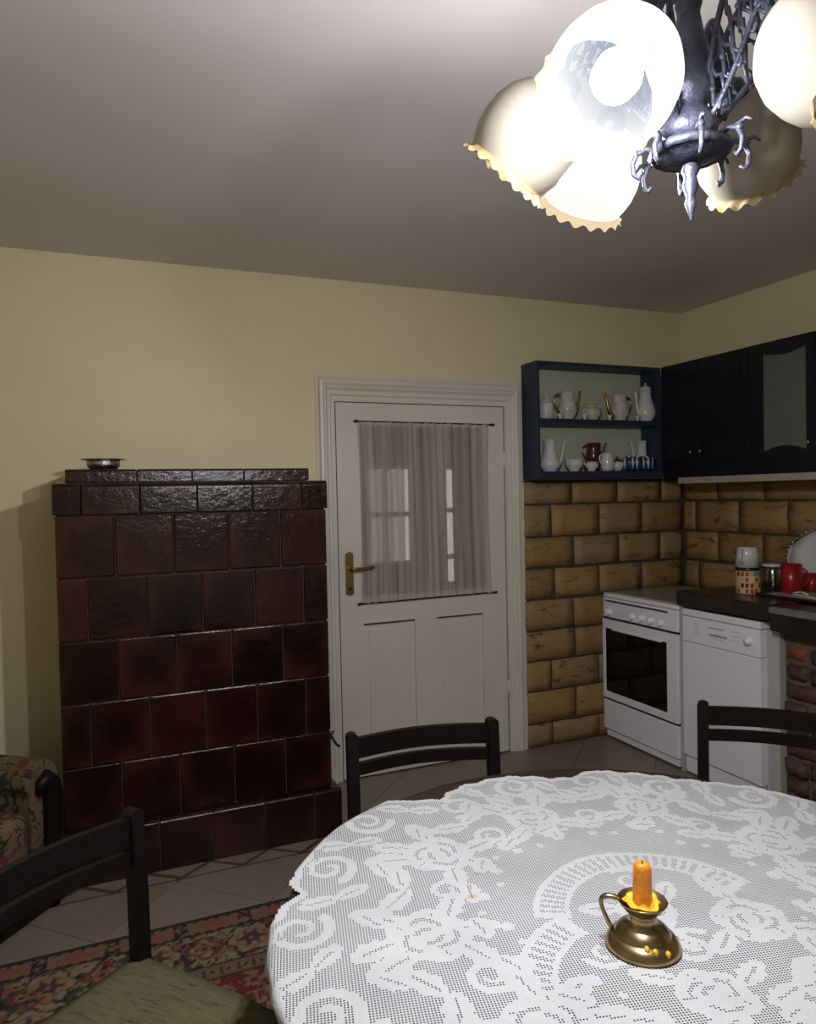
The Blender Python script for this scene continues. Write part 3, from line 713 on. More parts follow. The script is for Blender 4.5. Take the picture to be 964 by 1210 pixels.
# ------------------------------------------------------------------ WORKTOP
wt = MB().box(2.686, XR-.014, 2.33, 2.888, .855, .926).build('worktop', M['worktop'], bevel=.006)
tag(wt, 'dark brown worktop slab lying over the dishwasher', 'worktop')
wt2 = thing('pier_worktop', 'dark worktop slab with grey front edging over the red brick pier', 'worktop', (2.686, 2.325, .825))
MB().box(2.690, XR-.014, 1.28, 2.328, .812, .890).build('slab', M['worktop'], wt2, (-2.686, -2.325, -.825), bevel=.004)
MB().box(2.716, XR-.014, 1.28, 2.328, .8905, .920).build('top_layer', M['worktop'], wt2, (-2.686, -2.325, -.825))
MB().box(2.684, 2.7155, 1.28, 2.328, .8905, .919).build('grey_edging', M['grey_stone'], wt2, (-2.686, -2.325, -.825), bevel=.002)

WZ = .927
# printed tin
tin = thing('printed_tin', 'round printed tin in beige, red and blue beside the red mug', 'tin', (2.905, 2.635, WZ))
n, k = 48, 16; v = []; f = []; cols = []; rt = random.Random(5)
for j in range(k+1):
    for i in range(n): a = 2*PI*i/n; v.append((.056*math.cos(a), .056*math.sin(a), .004+.112*j/k))
pal = [(0.55, 0.40, 0.20), (0.62, 0.50, 0.30), (0.35, 0.03, 0.02), (0.03, 0.02, 0.02), (0.5, 0.36, 0.16)]
for j in range(k):
    for i in range(n):
        f.append((j*n+i, j*n+(i+1) % n, (j+1)*n+(i+1) % n, (j+1)*n+i))
        bi, bj = (i//3), (j//4); rr = random.Random(bi*31+bj*7); base = pal[rr.choice((0, 1, 4, 0))]
        if j >= 15: base = (.55, .42, .22)
        elif bj == 3 and bi % 8 in (3, 4, 5): base = (.10, .22, .26)
        elif (i % 3 != 0) and (j % 4 != 3) and rr.random() < .6: base = pal[rr.choice((2, 2, 3))]
        cols.append(base)
me = bpy.data.meshes.new('tin_body'); me.from_pydata(v, [], f); me.materials.append(M['tin'])
at_ = me.attributes.new('pattern', 'FLOAT_COLOR', 'FACE'); at_.data.foreach_set('color', [q for c in cols for q in (*c, 1)])
me.polygons.foreach_set('use_smooth', [True]*len(f)); link('tin_body', me, tin)
MB().lathe([(.001, 0), (.057, 0), (.057, .005)], 40).build('base_ring', M['light_trim'], tin)
MB().lathe([(.058, .113), (.059, .114), (.059, .126), (.056, .128), (.001, .128)], 40).build('lid', M['worktop'], tin, label='dark lid')
def mug(name, label, loc, r, h, mat, handle_ang=0, flip=False, handle=True, taper=1.0):
    t = thing(name, label, 'mug' if 'mug' in name else 'cup', loc, 0)
    prof = [(.001, .001), (r*.9*taper, .001), (r*taper, .005), (r, h), (r-.003, h), (r*taper-.003, .008), (.001, .006)]
    fm = Matrix.Translation((0, 0, h)) @ Matrix.Rotation(PI, 4, 'X') if flip else Matrix.Identity(4)
    MB().lathe(prof, 32, fm).build('cup_body', M[mat], t)
    if handle:
        c, s_ = math.cos(handle_ang), math.sin(handle_ang)
        pts = [(c*x, s_*x, z) for x, z in ((r*.96, h*.85), (r+.018, h*.84), (r+.028, h*.65), (r+.026, h*.4), (r+.012, h*.24), (r*.95, h*.22))]
        MB().tube(bez(pts[0], pts[1], pts[2], ((pts[2][0]+pts[3][0])/2, (pts[2][1]+pts[3][1])/2, h*.5), 6)+bez(((pts[2][0]+pts[3][0])/2, (pts[2][1]+pts[3][1])/2, h*.5), pts[3], pts[4], pts[5], 6)[1:], .005, flat=1.2).build('handle', M[mat], t)
    return t
mug('white_mug', 'white glazed mug standing upside down on the printed tin', (2.905, 2.64, WZ+.129), .056, .098, 'porcelain', math.radians(200), True, True, .78)
# glass jar with lid
jr = thing('glass_jar', 'clear glass jar with a pale lid between the printed tin and red mug', 'jar', (3.10, 2.66, WZ))
MB().lathe([(.001, .001), (.040, .001), (.044, .006), (.044, .10), (.036, .115), (.034, .115), (.041, .098), (.041, .008), (.001, .005)], 28).build('jar_body', M['jar'], jr)
MB().lathe([(.050, .118), (.051, .120), (.051, .128), (.046, .131), (.001, .132)], 28, cap0=True).build('lid', M['porcelain'], jr)
# tray with napkin
tray = thing('serving_tray', 'flat black tray with a white and red cloth at the worktop edge', 'tray', (3.02, 2.40, WZ))
MB().box(-.14, .18, -.30, .17, 0, .006).box(-.14, -.132, -.30, .17, .006, .012).box(-.14, .18, .162, .17, .006, .012).build('tray_base', M['black'], tray, bevel=.002)
gx, gy = 24, 34; v = []; f = []; cols = []
for j in range(gy+1):
    for i in range(gx+1):
        v.append((-.125+.27*i/gx, -.28+.43*j/gy, .0085+.0012*math.sin(i*.9)+.001*math.sin(j*.7)))
for j in range(gy):
    for i in range(gx):
        f.append((j*(gx+1)+i, j*(gx+1)+i+1, (j+1)*(gx+1)+i+1, (j+1)*(gx+1)+i))
        cols.append((.40, .05, .05) if (i//2+j//2) % 4 == 0 else ((.12, .11, .10) if (i+j) % 5 == 0 else (.45, .43, .40)))
me = bpy.data.meshes.new('tray_cloth'); me.from_pydata(v, [], f); me.materials.append(M['tin'])
at_ = me.attributes.new('pattern', 'FLOAT_COLOR', 'FACE'); at_.data.foreach_set('color', [q for c in cols for q in (*c, 1)])
link('tray_cloth', me, tray)
mug('red_mug', 'tall plain red mug on the black tray', (3.035, 2.50, WZ+.011), .047, .135, 'red_plastic', math.radians(-60))
mug('red_cup', 'small red cup behind the tall red mug', (3.14, 2.475, WZ+.011), .036, .085, 'red_plastic', math.radians(-60))
cd = MB().tube([(2.97, 2.36, WZ+.018), (2.99, 2.41, WZ+.025), (3.0, 2.425, WZ+.022), (2.98, 2.44, WZ+.018), (2.96, 2.43, WZ+.018), (2.93, 2.38, WZ+.018), (2.90, 2.30, WZ+.020), (2.87, 2.2, WZ+.017), (2.86, 2.08, WZ+.012), (2.86, 2.0, WZ+.001)], .004).build('electric_cord', M['white_cord'])
tag(cd, 'short white electric cord curled at the front of the black tray', 'cord')
# platter leaning on the wall
pt = thing('oval_platter', 'large white platter with a beaded silver rim leaning against the bricks', 'platter', (3.245, 2.46, WZ+.012))
pm = Matrix.Translation((0, 0, .152)) @ Matrix.Rotation(math.radians(-76), 4, 'Y') @ Matrix.Diagonal((.90, 1.36, 1, 1))
MB().lathe([(.001, .004), (.10, .004), (.115, .010), (.155, .018), (.155, .012), (.11, .003), (.001, -.003)], 56, pm).build('platter_dish', M['porcelain'], pt)
rim = MB().lathe([(.152, .010), (.160, .008), (.168, .014), (.166, .022), (.158, .024), (.152, .019)], 64, pm, wob=lambda k, a, r, z: (r+.002*math.sin(a*32), z))
for i in range(40):
    a = 2*PI*i/40; q = pm @ Vector((.163*math.cos(a), .163*math.sin(a), .022)); rim.ball(q, .007, 8)
rim.build('beaded_rim', M['chrome'], pt)

# ------------------------------------------------------------------ PORCELAIN ON THE SHELF
SZ1, SZ0 = 1.8405, 1.5525; PYY = 3.435
def pot(name, label, cat, x, y, z, prof, mat='porcelain', spout=None, handle=None, lid=None, trim='gold', handle2=None, hr=.005):
    """prof: list (r, z); spout=(dir, r0, z0, x1, z1, mat); handle=(dir, r0, z_top, z_bot, out, mat)"""
    t = thing(name, label, cat, (x, y, z), 0)
    if z > 1.7: t.scale = (1.10, 1.06, 1.20) if cat != 'cup' else (1, 1, 1)
    else: t.scale = (1, 1, 1.05)
    MB().lathe(prof, 28).build('pot_body', M[mat], t)
    if spout:
        d, r0, z0, x1, z1, sm = spout
        MB().tube(bez((d*r0*.8, 0, z0), (d*(r0+(x1-r0)*.7), 0, z0+.004), (d*(r0+(x1-r0)*.55), 0, z1-.01), (d*x1, 0, z1), 9), [.013, .0125, .011, .010, .0085, .0075, .007, .0065, .006, .007]).build('spout', M[sm], t)
    for hh in (handle, handle2):
        if hh:
            d, r0, zt, zb, out, hm = hh
            MB().tube(bez((d*r0*.7, 0, zt), (d*(r0+out*1.1), 0, zt+.014), (d*(r0+out*1.2), 0, (zt+zb)/2), (d*r0*.9, 0, zb), 10), hr).build('handle', M[hm], t)
    if lid:
        r, z0, lm = lid
        MB().lathe([(r, z0), (r*1.04, z0+.002), (r*.8, z0+.010), (r*.3, z0+.016), (.003, z0+.018), (.006, z0+.023), (.005, z0+.028), (.0005, z0+.030)], 20).build('lid', M[lm], t)
    return t
def P_(*a): return list(a)
pot('sugar_pot', 'small lidded white porcelain pot at the left end of the upper shelf', 'pot', 2.293, PYY, SZ1, [(.001, 0), (.026, 0), (.034, .008), (.038, .04), (.037, .07), (.030, .082), (.001, .083)], lid=(.030, .083, 'porcelain'))
pot('teapot', 'gold-handled cream teapot with spout to the right on the upper shelf', 'teapot', 2.432, PYY, SZ1, [(.001, 0), (.034, 0), (.030, .008), (.046, .030), (.050, .055), (.040, .085), (.034, .105), (.036, .130), (.032, .132), (.001, .128)], 'porcelain_gold', (1, .046, .03, .082, .135, 'gold'), (-1, .042, .118, .03, .045, 'gold'))
pot('sugar_bowl', 'squat lidded cream sugar bowl in the middle of the upper shelf', 'bowl', 2.595, PYY-.01, SZ1, [(.001, 0), (.028, 0), (.026, .006), (.042, .024), (.044, .042), (.034, .056), (.028, .06), (.001, .061)], 'porcelain_gold', None, (-1, .040, .05, .02, .018, 'porcelain_gold'), (.028, .061, 'porcelain_gold'), handle2=(1, .040, .05, .02, .018, 'gold'))
pot('teapot', 'cream teapot with gilded spout to the left on the upper shelf', 'teapot', 2.795, PYY, SZ1, [(.001, 0), (.034, 0), (.030, .008), (.046, .030), (.048, .055), (.040, .085), (.036, .105), (.038, .128), (.034, .13), (.001, .126)], 'porcelain_gold', (-1, .046, .028, .098, .132, 'gold'), (1, .042, .115, .03, .040, 'gold'))
pot('coffee_pot', 'tall pear-shaped white coffee pot with lid at the right of the upper shelf', 'coffee pot', 2.975, PYY-.012, SZ1, [(.001, 0), (.034, 0), (.034, .006), (.050, .028), (.052, .050), (.042, .085), (.030, .120), (.030, .160), (.001, .161)], 'porcelain', (-1, .048, .035, .070, .145, 'porcelain'), (1, .036, .145, .05, .035, 'silver'), (.030, .160, 'porcelain'))
for x_, wh in ((2.352, 'between the sugar pot and gold-handled teapot'), (2.515, 'left of the squat sugar bowl'), (2.688, 'right of the squat sugar bowl'), (2.885, 'left of the tall coffee pot')):
    pot('egg_cup', 'tiny white footed cup on the upper shelf, ' + wh, 'cup', x_, PYY-.045, SZ1, [(.001, 0), (.014, 0), (.008, .008), (.010, .014), (.017, .030), (.0155, .030), (.007, .014), (.001, .012)])
pot('coffee_pot', 'tall lidless white coffee pot at the left of the lower shelf', 'coffee pot', 2.305, PYY-.01, SZ0, [(.001, 0), (.036, 0), (.036, .006), (.056, .025), (.058, .045), (.044, .080), (.034, .120), (.036, .168), (.033, .168), (.030, .12), (.001, .1)], 'porcelain', (1, .050, .03, .108, .165, 'porcelain'))
pot('wide_bowl', 'wide white porcelain cup next to the lidless coffee pot', 'cup', 2.465, PYY-.01, SZ0, [(.001, 0), (.030, 0), (.028, .008), (.048, .030), (.056, .064), (.053, .064), (.045, .032), (.001, .012)])
pot('teapot', 'maroon and gold teapot at the back of the lower shelf', 'teapot', 2.630, PYY+.030, SZ0, [(.001, 0), (.036, 0), (.034, .03), (.044, .060), (.044, .095), (.038, .125), (.042, .155), (.038, .156), (.001, .15)], 'maroon_glaze', (1, .044, .07, .088, .155, 'gold'), (-1, .042, .140, .06, .045, 'gold'))
pot('creamer', 'small white creamer with dark lid in front of the maroon teapot', 'creamer', 2.553, PYY-.05, SZ0, [(.001, 0), (.022, 0), (.020, .006), (.036, .022), (.037, .036), (.028, .050), (.001, .051)], 'porcelain', (1, .03, .02, .05, .056, 'gold'), (-1, .032, .046, .014, .02, 'gold'), (.026, .051, 'maroon_glaze'))
pot('milk_jug', 'plain white round-bellied jug in front of the maroon teapot', 'jug', 2.664, PYY-.048, SZ0, [(.001, 0), (.028, 0), (.036, .018), (.040, .045), (.034, .075), (.030, .100), (.027, .100), (.03, .07), (.001, .05)], 'porcelain', None, (-1, .034, .085, .03, .024, 'porcelain'))
pot('creamer', 'small white creamer with maroon top right of the plain white jug', 'creamer', 2.748, PYY-.03, SZ0, [(.001, 0), (.022, 0), (.034, .018), (.036, .036), (.030, .050), (.001, .051)], 'porcelain', (1, .03, .03, .05, .070, 'gold'), None, (.032, .051, 'maroon_glaze'))
def bluecup(x_, label):
    t = thing('blue_cup', label, 'cup', (x_, PYY-.038, SZ0), 0, group='blue and white cups on the lower shelf')
    MB().lathe([(.001, 0), (.022, 0), (.028, .008), (.030, .05), (.028, .082), (.026, .082), (.027, .05), (.001, .01)], 24).build('cup_body', M['blue_glaze'], t)
    for a in range(4):
        q = a*PI/2-.3+x_*9; MB().tube([(.0305*math.cos(q), .0305*math.sin(q), .012), (.0315*math.cos(q), .0315*math.sin(q), .045), (.0295*math.cos(q), .0295*math.sin(q), .080)], [.003, .010, .004], flat=.5).build('white_stripe', M['porcelain'], t)
    MB().lathe([(.0285, .078), (.0295, .082), (.0255, .083)], 24).build('gilt_rim', M['gold'], t)
    return t
bluecup(2.828, 'leftmost of the three blue and white cups on the lower shelf')
bluecup(2.893, 'middle one of the three blue and white cups on the lower shelf')
bluecup(2.955, 'rightmost of the three blue and white cups on the lower shelf')
pot('tall_pot', 'tall white pot with thin spout to the left in the lower shelf right corner', 'coffee pot', 3.000, PYY+.036, SZ0, [(.001, 0), (.008, 0), (.009, .01), (.011, .09), (.011, .172), (.009, .174), (.001, .17)], 'porcelain') if False else None
pot('coffee_pot', 'white coffee pot with thin spout to the left at the right of the lower shelf', 'coffee pot', 2.985, PYY+.038, SZ0, [(.001, 0), (.030, 0), (.038, .02), (.038, .055), (.030, .085), (.026, .125), (.028, .172), (.025, .172), (.001, .12)], 'porcelain', (-1, .034, .05, .085, .168, 'porcelain'))

# ------------------------------------------------------------------ TABLE
TC = Vector((.83, .975, 0)); TR = .614; TZ = .742
tb = thing('round_table', 'round dark brown wooden table under the white lace cloth', 'table', (TC.x, TC.y, 0))
MB().lathe([(.001, TZ-.028), (TR-.012, TZ-.028), (TR-.002, TZ-.020), (TR, TZ-.010), (TR-.006, TZ-.001), (TR-.02, TZ), (.001, TZ)], 96).build('tabletop', M['table_wood'], tb)
MB().lathe([(.46, TZ-.105), (.48, TZ-.105), (.48, TZ-.0285), (.46, TZ-.0285)], 64).build('apron', M['table_wood'], tb)
for k in range(4):
    a = PI/4+k*PI/2; x_, y_ = .44*math.cos(a), .44*math.sin(a)
    MB().lathe([(.018, .0092), (.022, .02), (.020, .06), (.030, .35), (.034, .60), (.036, TZ-.029)], 16, cap0=True, cap1=True).build('leg', M['table_wood'], tb, (x_, y_, 0))

# lace cloth
EDGE = [(-175, .632), (178, .636), (170, .642), (162, .636), (157, .612), (153, .594), (149, .620), (140, .629), (126, .640), (119, .646), (116, .639), (112, .600), (108, .556), (105, .535), (96, .570), (85, .576), (79, .560), (73, .538), (68, .538), (61, .592), (55, .582), (42, .572), (31, .590), (24, .610), (14, .625)]
ang = np.array([a if a > 0 else a+360 for a, r in EDGE], float); rad = np.array([r for a, r in EDGE])
extra = np.array([[a, .60+.045*abs(math.sin(math.radians(a-185)*3.5))] for a in range(196, 374, 4)])
ang = np.concatenate([ang, extra[:, 0] % 360]); rad = np.concatenate([rad, extra[:, 1]])
o_ = np.argsort(ang); ang = ang[o_]; rad = rad[o_]
def outline(th):
    d = np.degrees(th) % 360
    return np.interp(d, np.concatenate([[ang[-1]-360], ang, [ang[0]+360]]), np.concatenate([[rad[-1]], rad, [rad[0]]]))
cs = .0046; nn = 292
ci = (np.arange(nn)+.5-nn/2)*cs
X, Y = np.meshgrid(ci, ci)
# axes of the crochet grid are turned a little
rot = math.radians(-14)
XR_, YR_ = X*math.cos(rot)-Y*math.sin(rot), X*math.sin(rot)+Y*math.cos(rot)
R_ = np.hypot(XR_, YR_); T_ = np.arctan2(YR_, XR_); OUT = outline(T_)+.004*np.sin(T_*58)
fill = np.zeros_like(X, bool)
def seg(mask): 
    global fill; fill |= mask
def cut(mask):
    global fill; fill &= ~mask
def disc(cx, cy, r): return np.hypot(XR_-cx, YR_-cy) < r
def leafm(cx, cy, a, L, W):
    dx, dy = XR_-cx, YR_-cy; u = (dx*math.cos(a)+dy*math.sin(a))/L; w_ = (-dx*math.sin(a)+dy*math.cos(a))
    body = (u > 0) & (u < 1) & (np.abs(w_) < W*np.sqrt(np.clip(np.sin(np.clip(u, 0, 1)*PI), 0, 1))*(1+.12*np.sin(u*22)))
    vein = (u > .12) & (u < .75) & (np.abs(w_) < cs*.55)
    return body, vein
def leaf_(cx, cy, a, L, W):
    L *= 1.12; W *= 1.22
    b, v = leafm(cx, cy, a, L, W); seg(b); cut(v & b)
def spiral(cx, cy, a0, r0, r1, turns, w_, sgn=1):
    dx, dy = XR_-cx, YR_-cy; r = np.hypot(dx, dy); th = (sgn*(np.arctan2(dy, dx)-a0)) % (2*PI)
    for k in range(int(turns)+1):
        t = (th+2*PI*k)/(2*PI*turns); rr = r0+(r1-r0)*t
        seg((t <= 1) & (np.abs(r-rr) < w_*(1.1-.55*t)))
def rose(cx, cy, r, ph):
    dx, dy = XR_-cx, YR_-cy; q = np.hypot(dx, dy)/r; th = np.arctan2(dy, dx)+ph
    lob = 1+.14*np.abs(np.cos(th*2.5)); seg(q < lob)
    cut((np.abs(q-.62-.08*np.sin(3*th)) < .07) & (np.sin(th*3+1) > -.55)); cut((np.abs(q-.30) < .07) & (np.sin(th*2) > -.3))
    cut((np.abs(np.sin(th*2.5)) < .08) & (q > .70) & (q < .98))
def ladder(cx, cy, ri, ro, a0, a1):
    dx, dy = XR_-cx, YR_-cy; r = np.hypot(dx, dy); a = np.degrees(np.arctan2(dy, dx)) % 360
    a0 %= 360; a1 = a0+(a1-a0) % 360; aa = np.where(a < a0, a+360, a)
    inside = (aa <= a1) & (r > ri) & (r < ro)
    mid = (ri+ro)/2; endd = np.minimum((aa-a0), (a1-aa))*PI/180*mid
    open_ = inside & (r > ri+.009) & (r < ro-.011) & (endd > .016) & (((aa*PI/180*mid) % .0165) < .0092)
    seg(inside & ~open_); cut(open_)
# central medallion
ladder(0, -.05, .152, .212, 5, 158); ladder(-.115, -.19, .155, .215, 100, 212)
ladder(.04, -.35, .152, .212, 185, 338); ladder(.155, -.21, .155, .215, -80, 32)
for (x_, y_, r_, ph) in ((-.02, -.03, .045, .3), (.115, -.115, .055, 1.2), (-.07, -.225, .050, 2.1), (.10, -.27, .05, .8)):
    rose(x_, y_, r_, ph)
    for k in range(3): leaf_(x_+r_*math.cos(ph+2.1*k), y_+r_*math.sin(ph+2.1*k), ph+2.1*k+.4, .062, .015)
spiral(-.02, -.13, .4, .045, .012, 1.3, .007); spiral(.02, .06, 2.0, .04, .01, 1.2, .006, -1); spiral(.16, -.01, 1.0, .045, .01, 1.3, .007)
spiral(-.15, -.09, 3.0, .035, .01, 1.2, .006)
# garland of roses and leaves
for k in range(9):
    a = math.radians(10+40*k); rr = .372+.018*math.sin(k*2.3)
    x_, y_ = rr*math.cos(a), rr*math.sin(a)
    if k % 2 == 0 or True: rose(x_, y_, .058+.006*math.sin(k*5), k*1.3)
    for j, (da, L, W) in enumerate(((.9, .085, .021), (-.9, .085, .021), (2.5, .07, .018), (-2.4, .07, .018), (3.3, .06, .016), (.05, .075, .019))):
        leaf_(x_+.052*math.cos(a+da), y_+.052*math.sin(a+da), a+da+(.35 if j % 2 else -.35), L, W)
    b = a+math.radians(20); spiral(.335*math.cos(b), .335*math.sin(b), b+2, .036, .009, 1.35, .0068, 1 if k % 2 else -1)
    leaf_(.40*math.cos(b), .40*math.sin(b), b+1.1, .08, .018); leaf_(.41*math.cos(b), .41*math.sin(b), b-1.2, .075, .018)
for k in range(18):
    b = math.radians(20*k+5); leaf_(.30*math.cos(b), .30*math.sin(b), b+1.9, .055, .015); leaf_(.445*math.cos(b), .445*math.sin(b), b-.9, .06, .016)
for k in range(36):
    b = math.radians(10*k+3); rr = .262+.02*math.sin(k*1.7); seg(disc(rr*math.cos(b), rr*math.sin(b), .009+.004*math.sin(k*3.1)))
# scrolls along the scalloped edge
for k in range(18):
    a = math.radians(4+20*k); ro = float(outline(np.array(a)))-.060
    spiral(ro*math.cos(a), ro*math.sin(a), a+(2.3 if k % 2 else -2.3), .052, .010, 1.45, .0088, 1 if k % 2 else -1)
    a2 = a+math.radians(10); r2 = float(outline(np.array(a2)))-.075
    leaf_(r2*math.cos(a2), r2*math.sin(a2), a2+.5, .066, .016); leaf_(r2*math.cos(a2), r2*math.sin(a2), a2-2.4, .06, .015)
seg((R_ > OUT-.017) & (np.abs(((R_-OUT+.017)/.017)) < 2)); cut((np.abs(R_-OUT+.028) < .003) & (np.sin(T_*90) > 0))
keep = R_ < OUT
stain = np.clip(1-np.hypot(XR_-0, YR_-0)*0, 0, 0)
for (sx_, sy_) in ((-.268, .078), (-.262, .175)):
    pass
vid = -np.ones((nn+1, nn+1), int); verts = []; faces = []; ff = []; fst = []; uvs = []
cv = (np.arange(nn+1)-nn/2)*cs
def cloth_pt(i, j):
    x, y = cv[i], cv[j]; xr, yr = x*math.cos(rot)-y*math.sin(rot), x*math.sin(rot)+y*math.cos(rot)
    r = math.hypot(xr, yr); z = TZ+.0045+.0012*math.sin(xr*23+yr*9)+.0008*math.sin(yr*37-xr*5)
    lim = TR+.001
    if r > lim:
        e = r-lim; rb_ = .012; t = min(e/rb_, PI/2*.92)
        out_ = rb_*math.sin(t); dn = rb_*(1-math.cos(t))
        if e > rb_*t: out_ += (e-rb_*t)*math.cos(t); dn += (e-rb_*t)*math.sin(t)
        rr = lim+out_; z -= dn; xr *= rr/r; yr *= rr/r
        if dn > .005: xr += .003*math.sin(math.atan2(yr, xr)*40)*min(1, dn/.03)
    return (xr, yr, z)
for j in range(nn):
    for i in range(nn):
        if keep[j, i]:
            q = []
            for (a, b) in ((i, j), (i+1, j), (i+1, j+1), (i, j+1)):
                if vid[a, b] < 0: vid[a, b] = len(verts); verts.append(cloth_pt(a, b))
                q.append(int(vid[a, b]))
            faces.append(q); ff.append(1.0 if fill[j, i] else 0.0)
            xr_, yr_ = XR_[j, i], YR_[j, i]
            fst.append(max(0, .8*(1-math.hypot((xr_+.212)/.014, (yr_-.196)/.006)), .9*(1-math.hypot((xr_+.258)/.015, (yr_-.132)/.008)), 0))
            uvs += [i, j, i+1, j, i+1, j+1, i, j+1]
me = bpy.data.meshes.new('lace_tablecloth'); me.from_pydata(verts, [], faces); me.materials.append(M['lace'])
me.attributes.new('fill', 'FLOAT', 'FACE').data.foreach_set('value', ff)
me.attributes.new('stain', 'FLOAT', 'FACE').data.foreach_set('value', fst)
me.uv_layers.new(name='UVMap').data.foreach_set('uv', [float(q) for q in uvs])
me.polygons.foreach_set('use_smooth', [True]*len(faces))
link('lace_tablecloth', me, None, (TC.x, TC.y, 0), label='white crocheted lace tablecloth with roses and scalloped edge on the round table', cat='tablecloth')

# ------------------------------------------------------------------ CHAMBERSTICK AND CANDLE
CB = (.742, .876, TZ+.0065)
cs_ = thing('brass_chamberstick', 'small aged brass candlestick with ring handle on the lace tablecloth', 'candlestick', CB)
MB().lathe([(.001, .003), (.050, 0), (.0555, .0015), (.056, .004), (.054, .008), (.050, .014), (.045, .018), (.0425, .019), (.041, .021), (.038, .027), (.030, .033), (.022, .037), (.0205, .042), (.0205, .048), (.024, .054), (.001, .054)], 56).build('base', M['brass'], cs_)
MB().lathe([(.0205, .050), (.024, .054), (.031, .061), (.0358, .068), (.0368, .070), (.0352, .0705), (.030, .064), (.018, .059), (.001, .058)], 48).build('drip_pan', M['brass'], cs_)
dl = Vector((-.80, .60)).normalized()
def hp(x, z): return (dl.x*x, dl.y*x, z)
hpts = bez(hp(.031, .067), hp(.042, .072), hp(.060, .074), hp(.061, .062), 8)+bez(hp(.061, .062), hp(.061, .05), hp(.052, .035), hp(.045, .020), 8)[1:]
MB().tube(hpts, .0035, 8, flat=1.5).build('ring_handle', M['brass'], cs_)
cn = thing('candle', 'short orange candle stub with melted wax standing in the brass candlestick', 'candle', (CB[0], CB[1], CB[2]+.0585))
def cw(k, a, r, z): return (r*(1+.05*math.sin(4*a+z*90)+.04*math.sin(7*a)), z)
MB().lathe([(.0155, .002), (.0145, .012), (.0138, .03), (.0130, .05), (.0128, .060), (.0112, .0668), (.007, .0695), (.001, .067)], 28, wob=cw, cap0=True).build('candle_stub', M['wax'], cn)
MB().lathe([(.012, .010), (.017, .0085), (.023, .0085), (.0265, .0095), (.027, .0075), (.020, .0035), (.012, .002)], 30, wob=lambda k, a, r, z: (r*(1+.08*math.sin(3*a+.5)+.06*math.sin(8*a)), z+.0015*math.sin(5*a)+.001)).build('melted_wax', M['wax_yellow'], cn)
dr = MB()
for (a, r, z, l) in ((-1.9, .047, .018, .010), (-2.15, .043, .020, .007), (-1.5, .050, .013, .006)):
    dr.ball((r*math.cos(a), r*math.sin(a), z), .004, 10, (1, 1.1, 1.3)); 
dr.build('wax_drip', M['wax_yellow'], cs_)
MB().tube([(0, 0, .064), (.001, 0, .071)], .0012, 6).build('wick', M['iron'], cn)

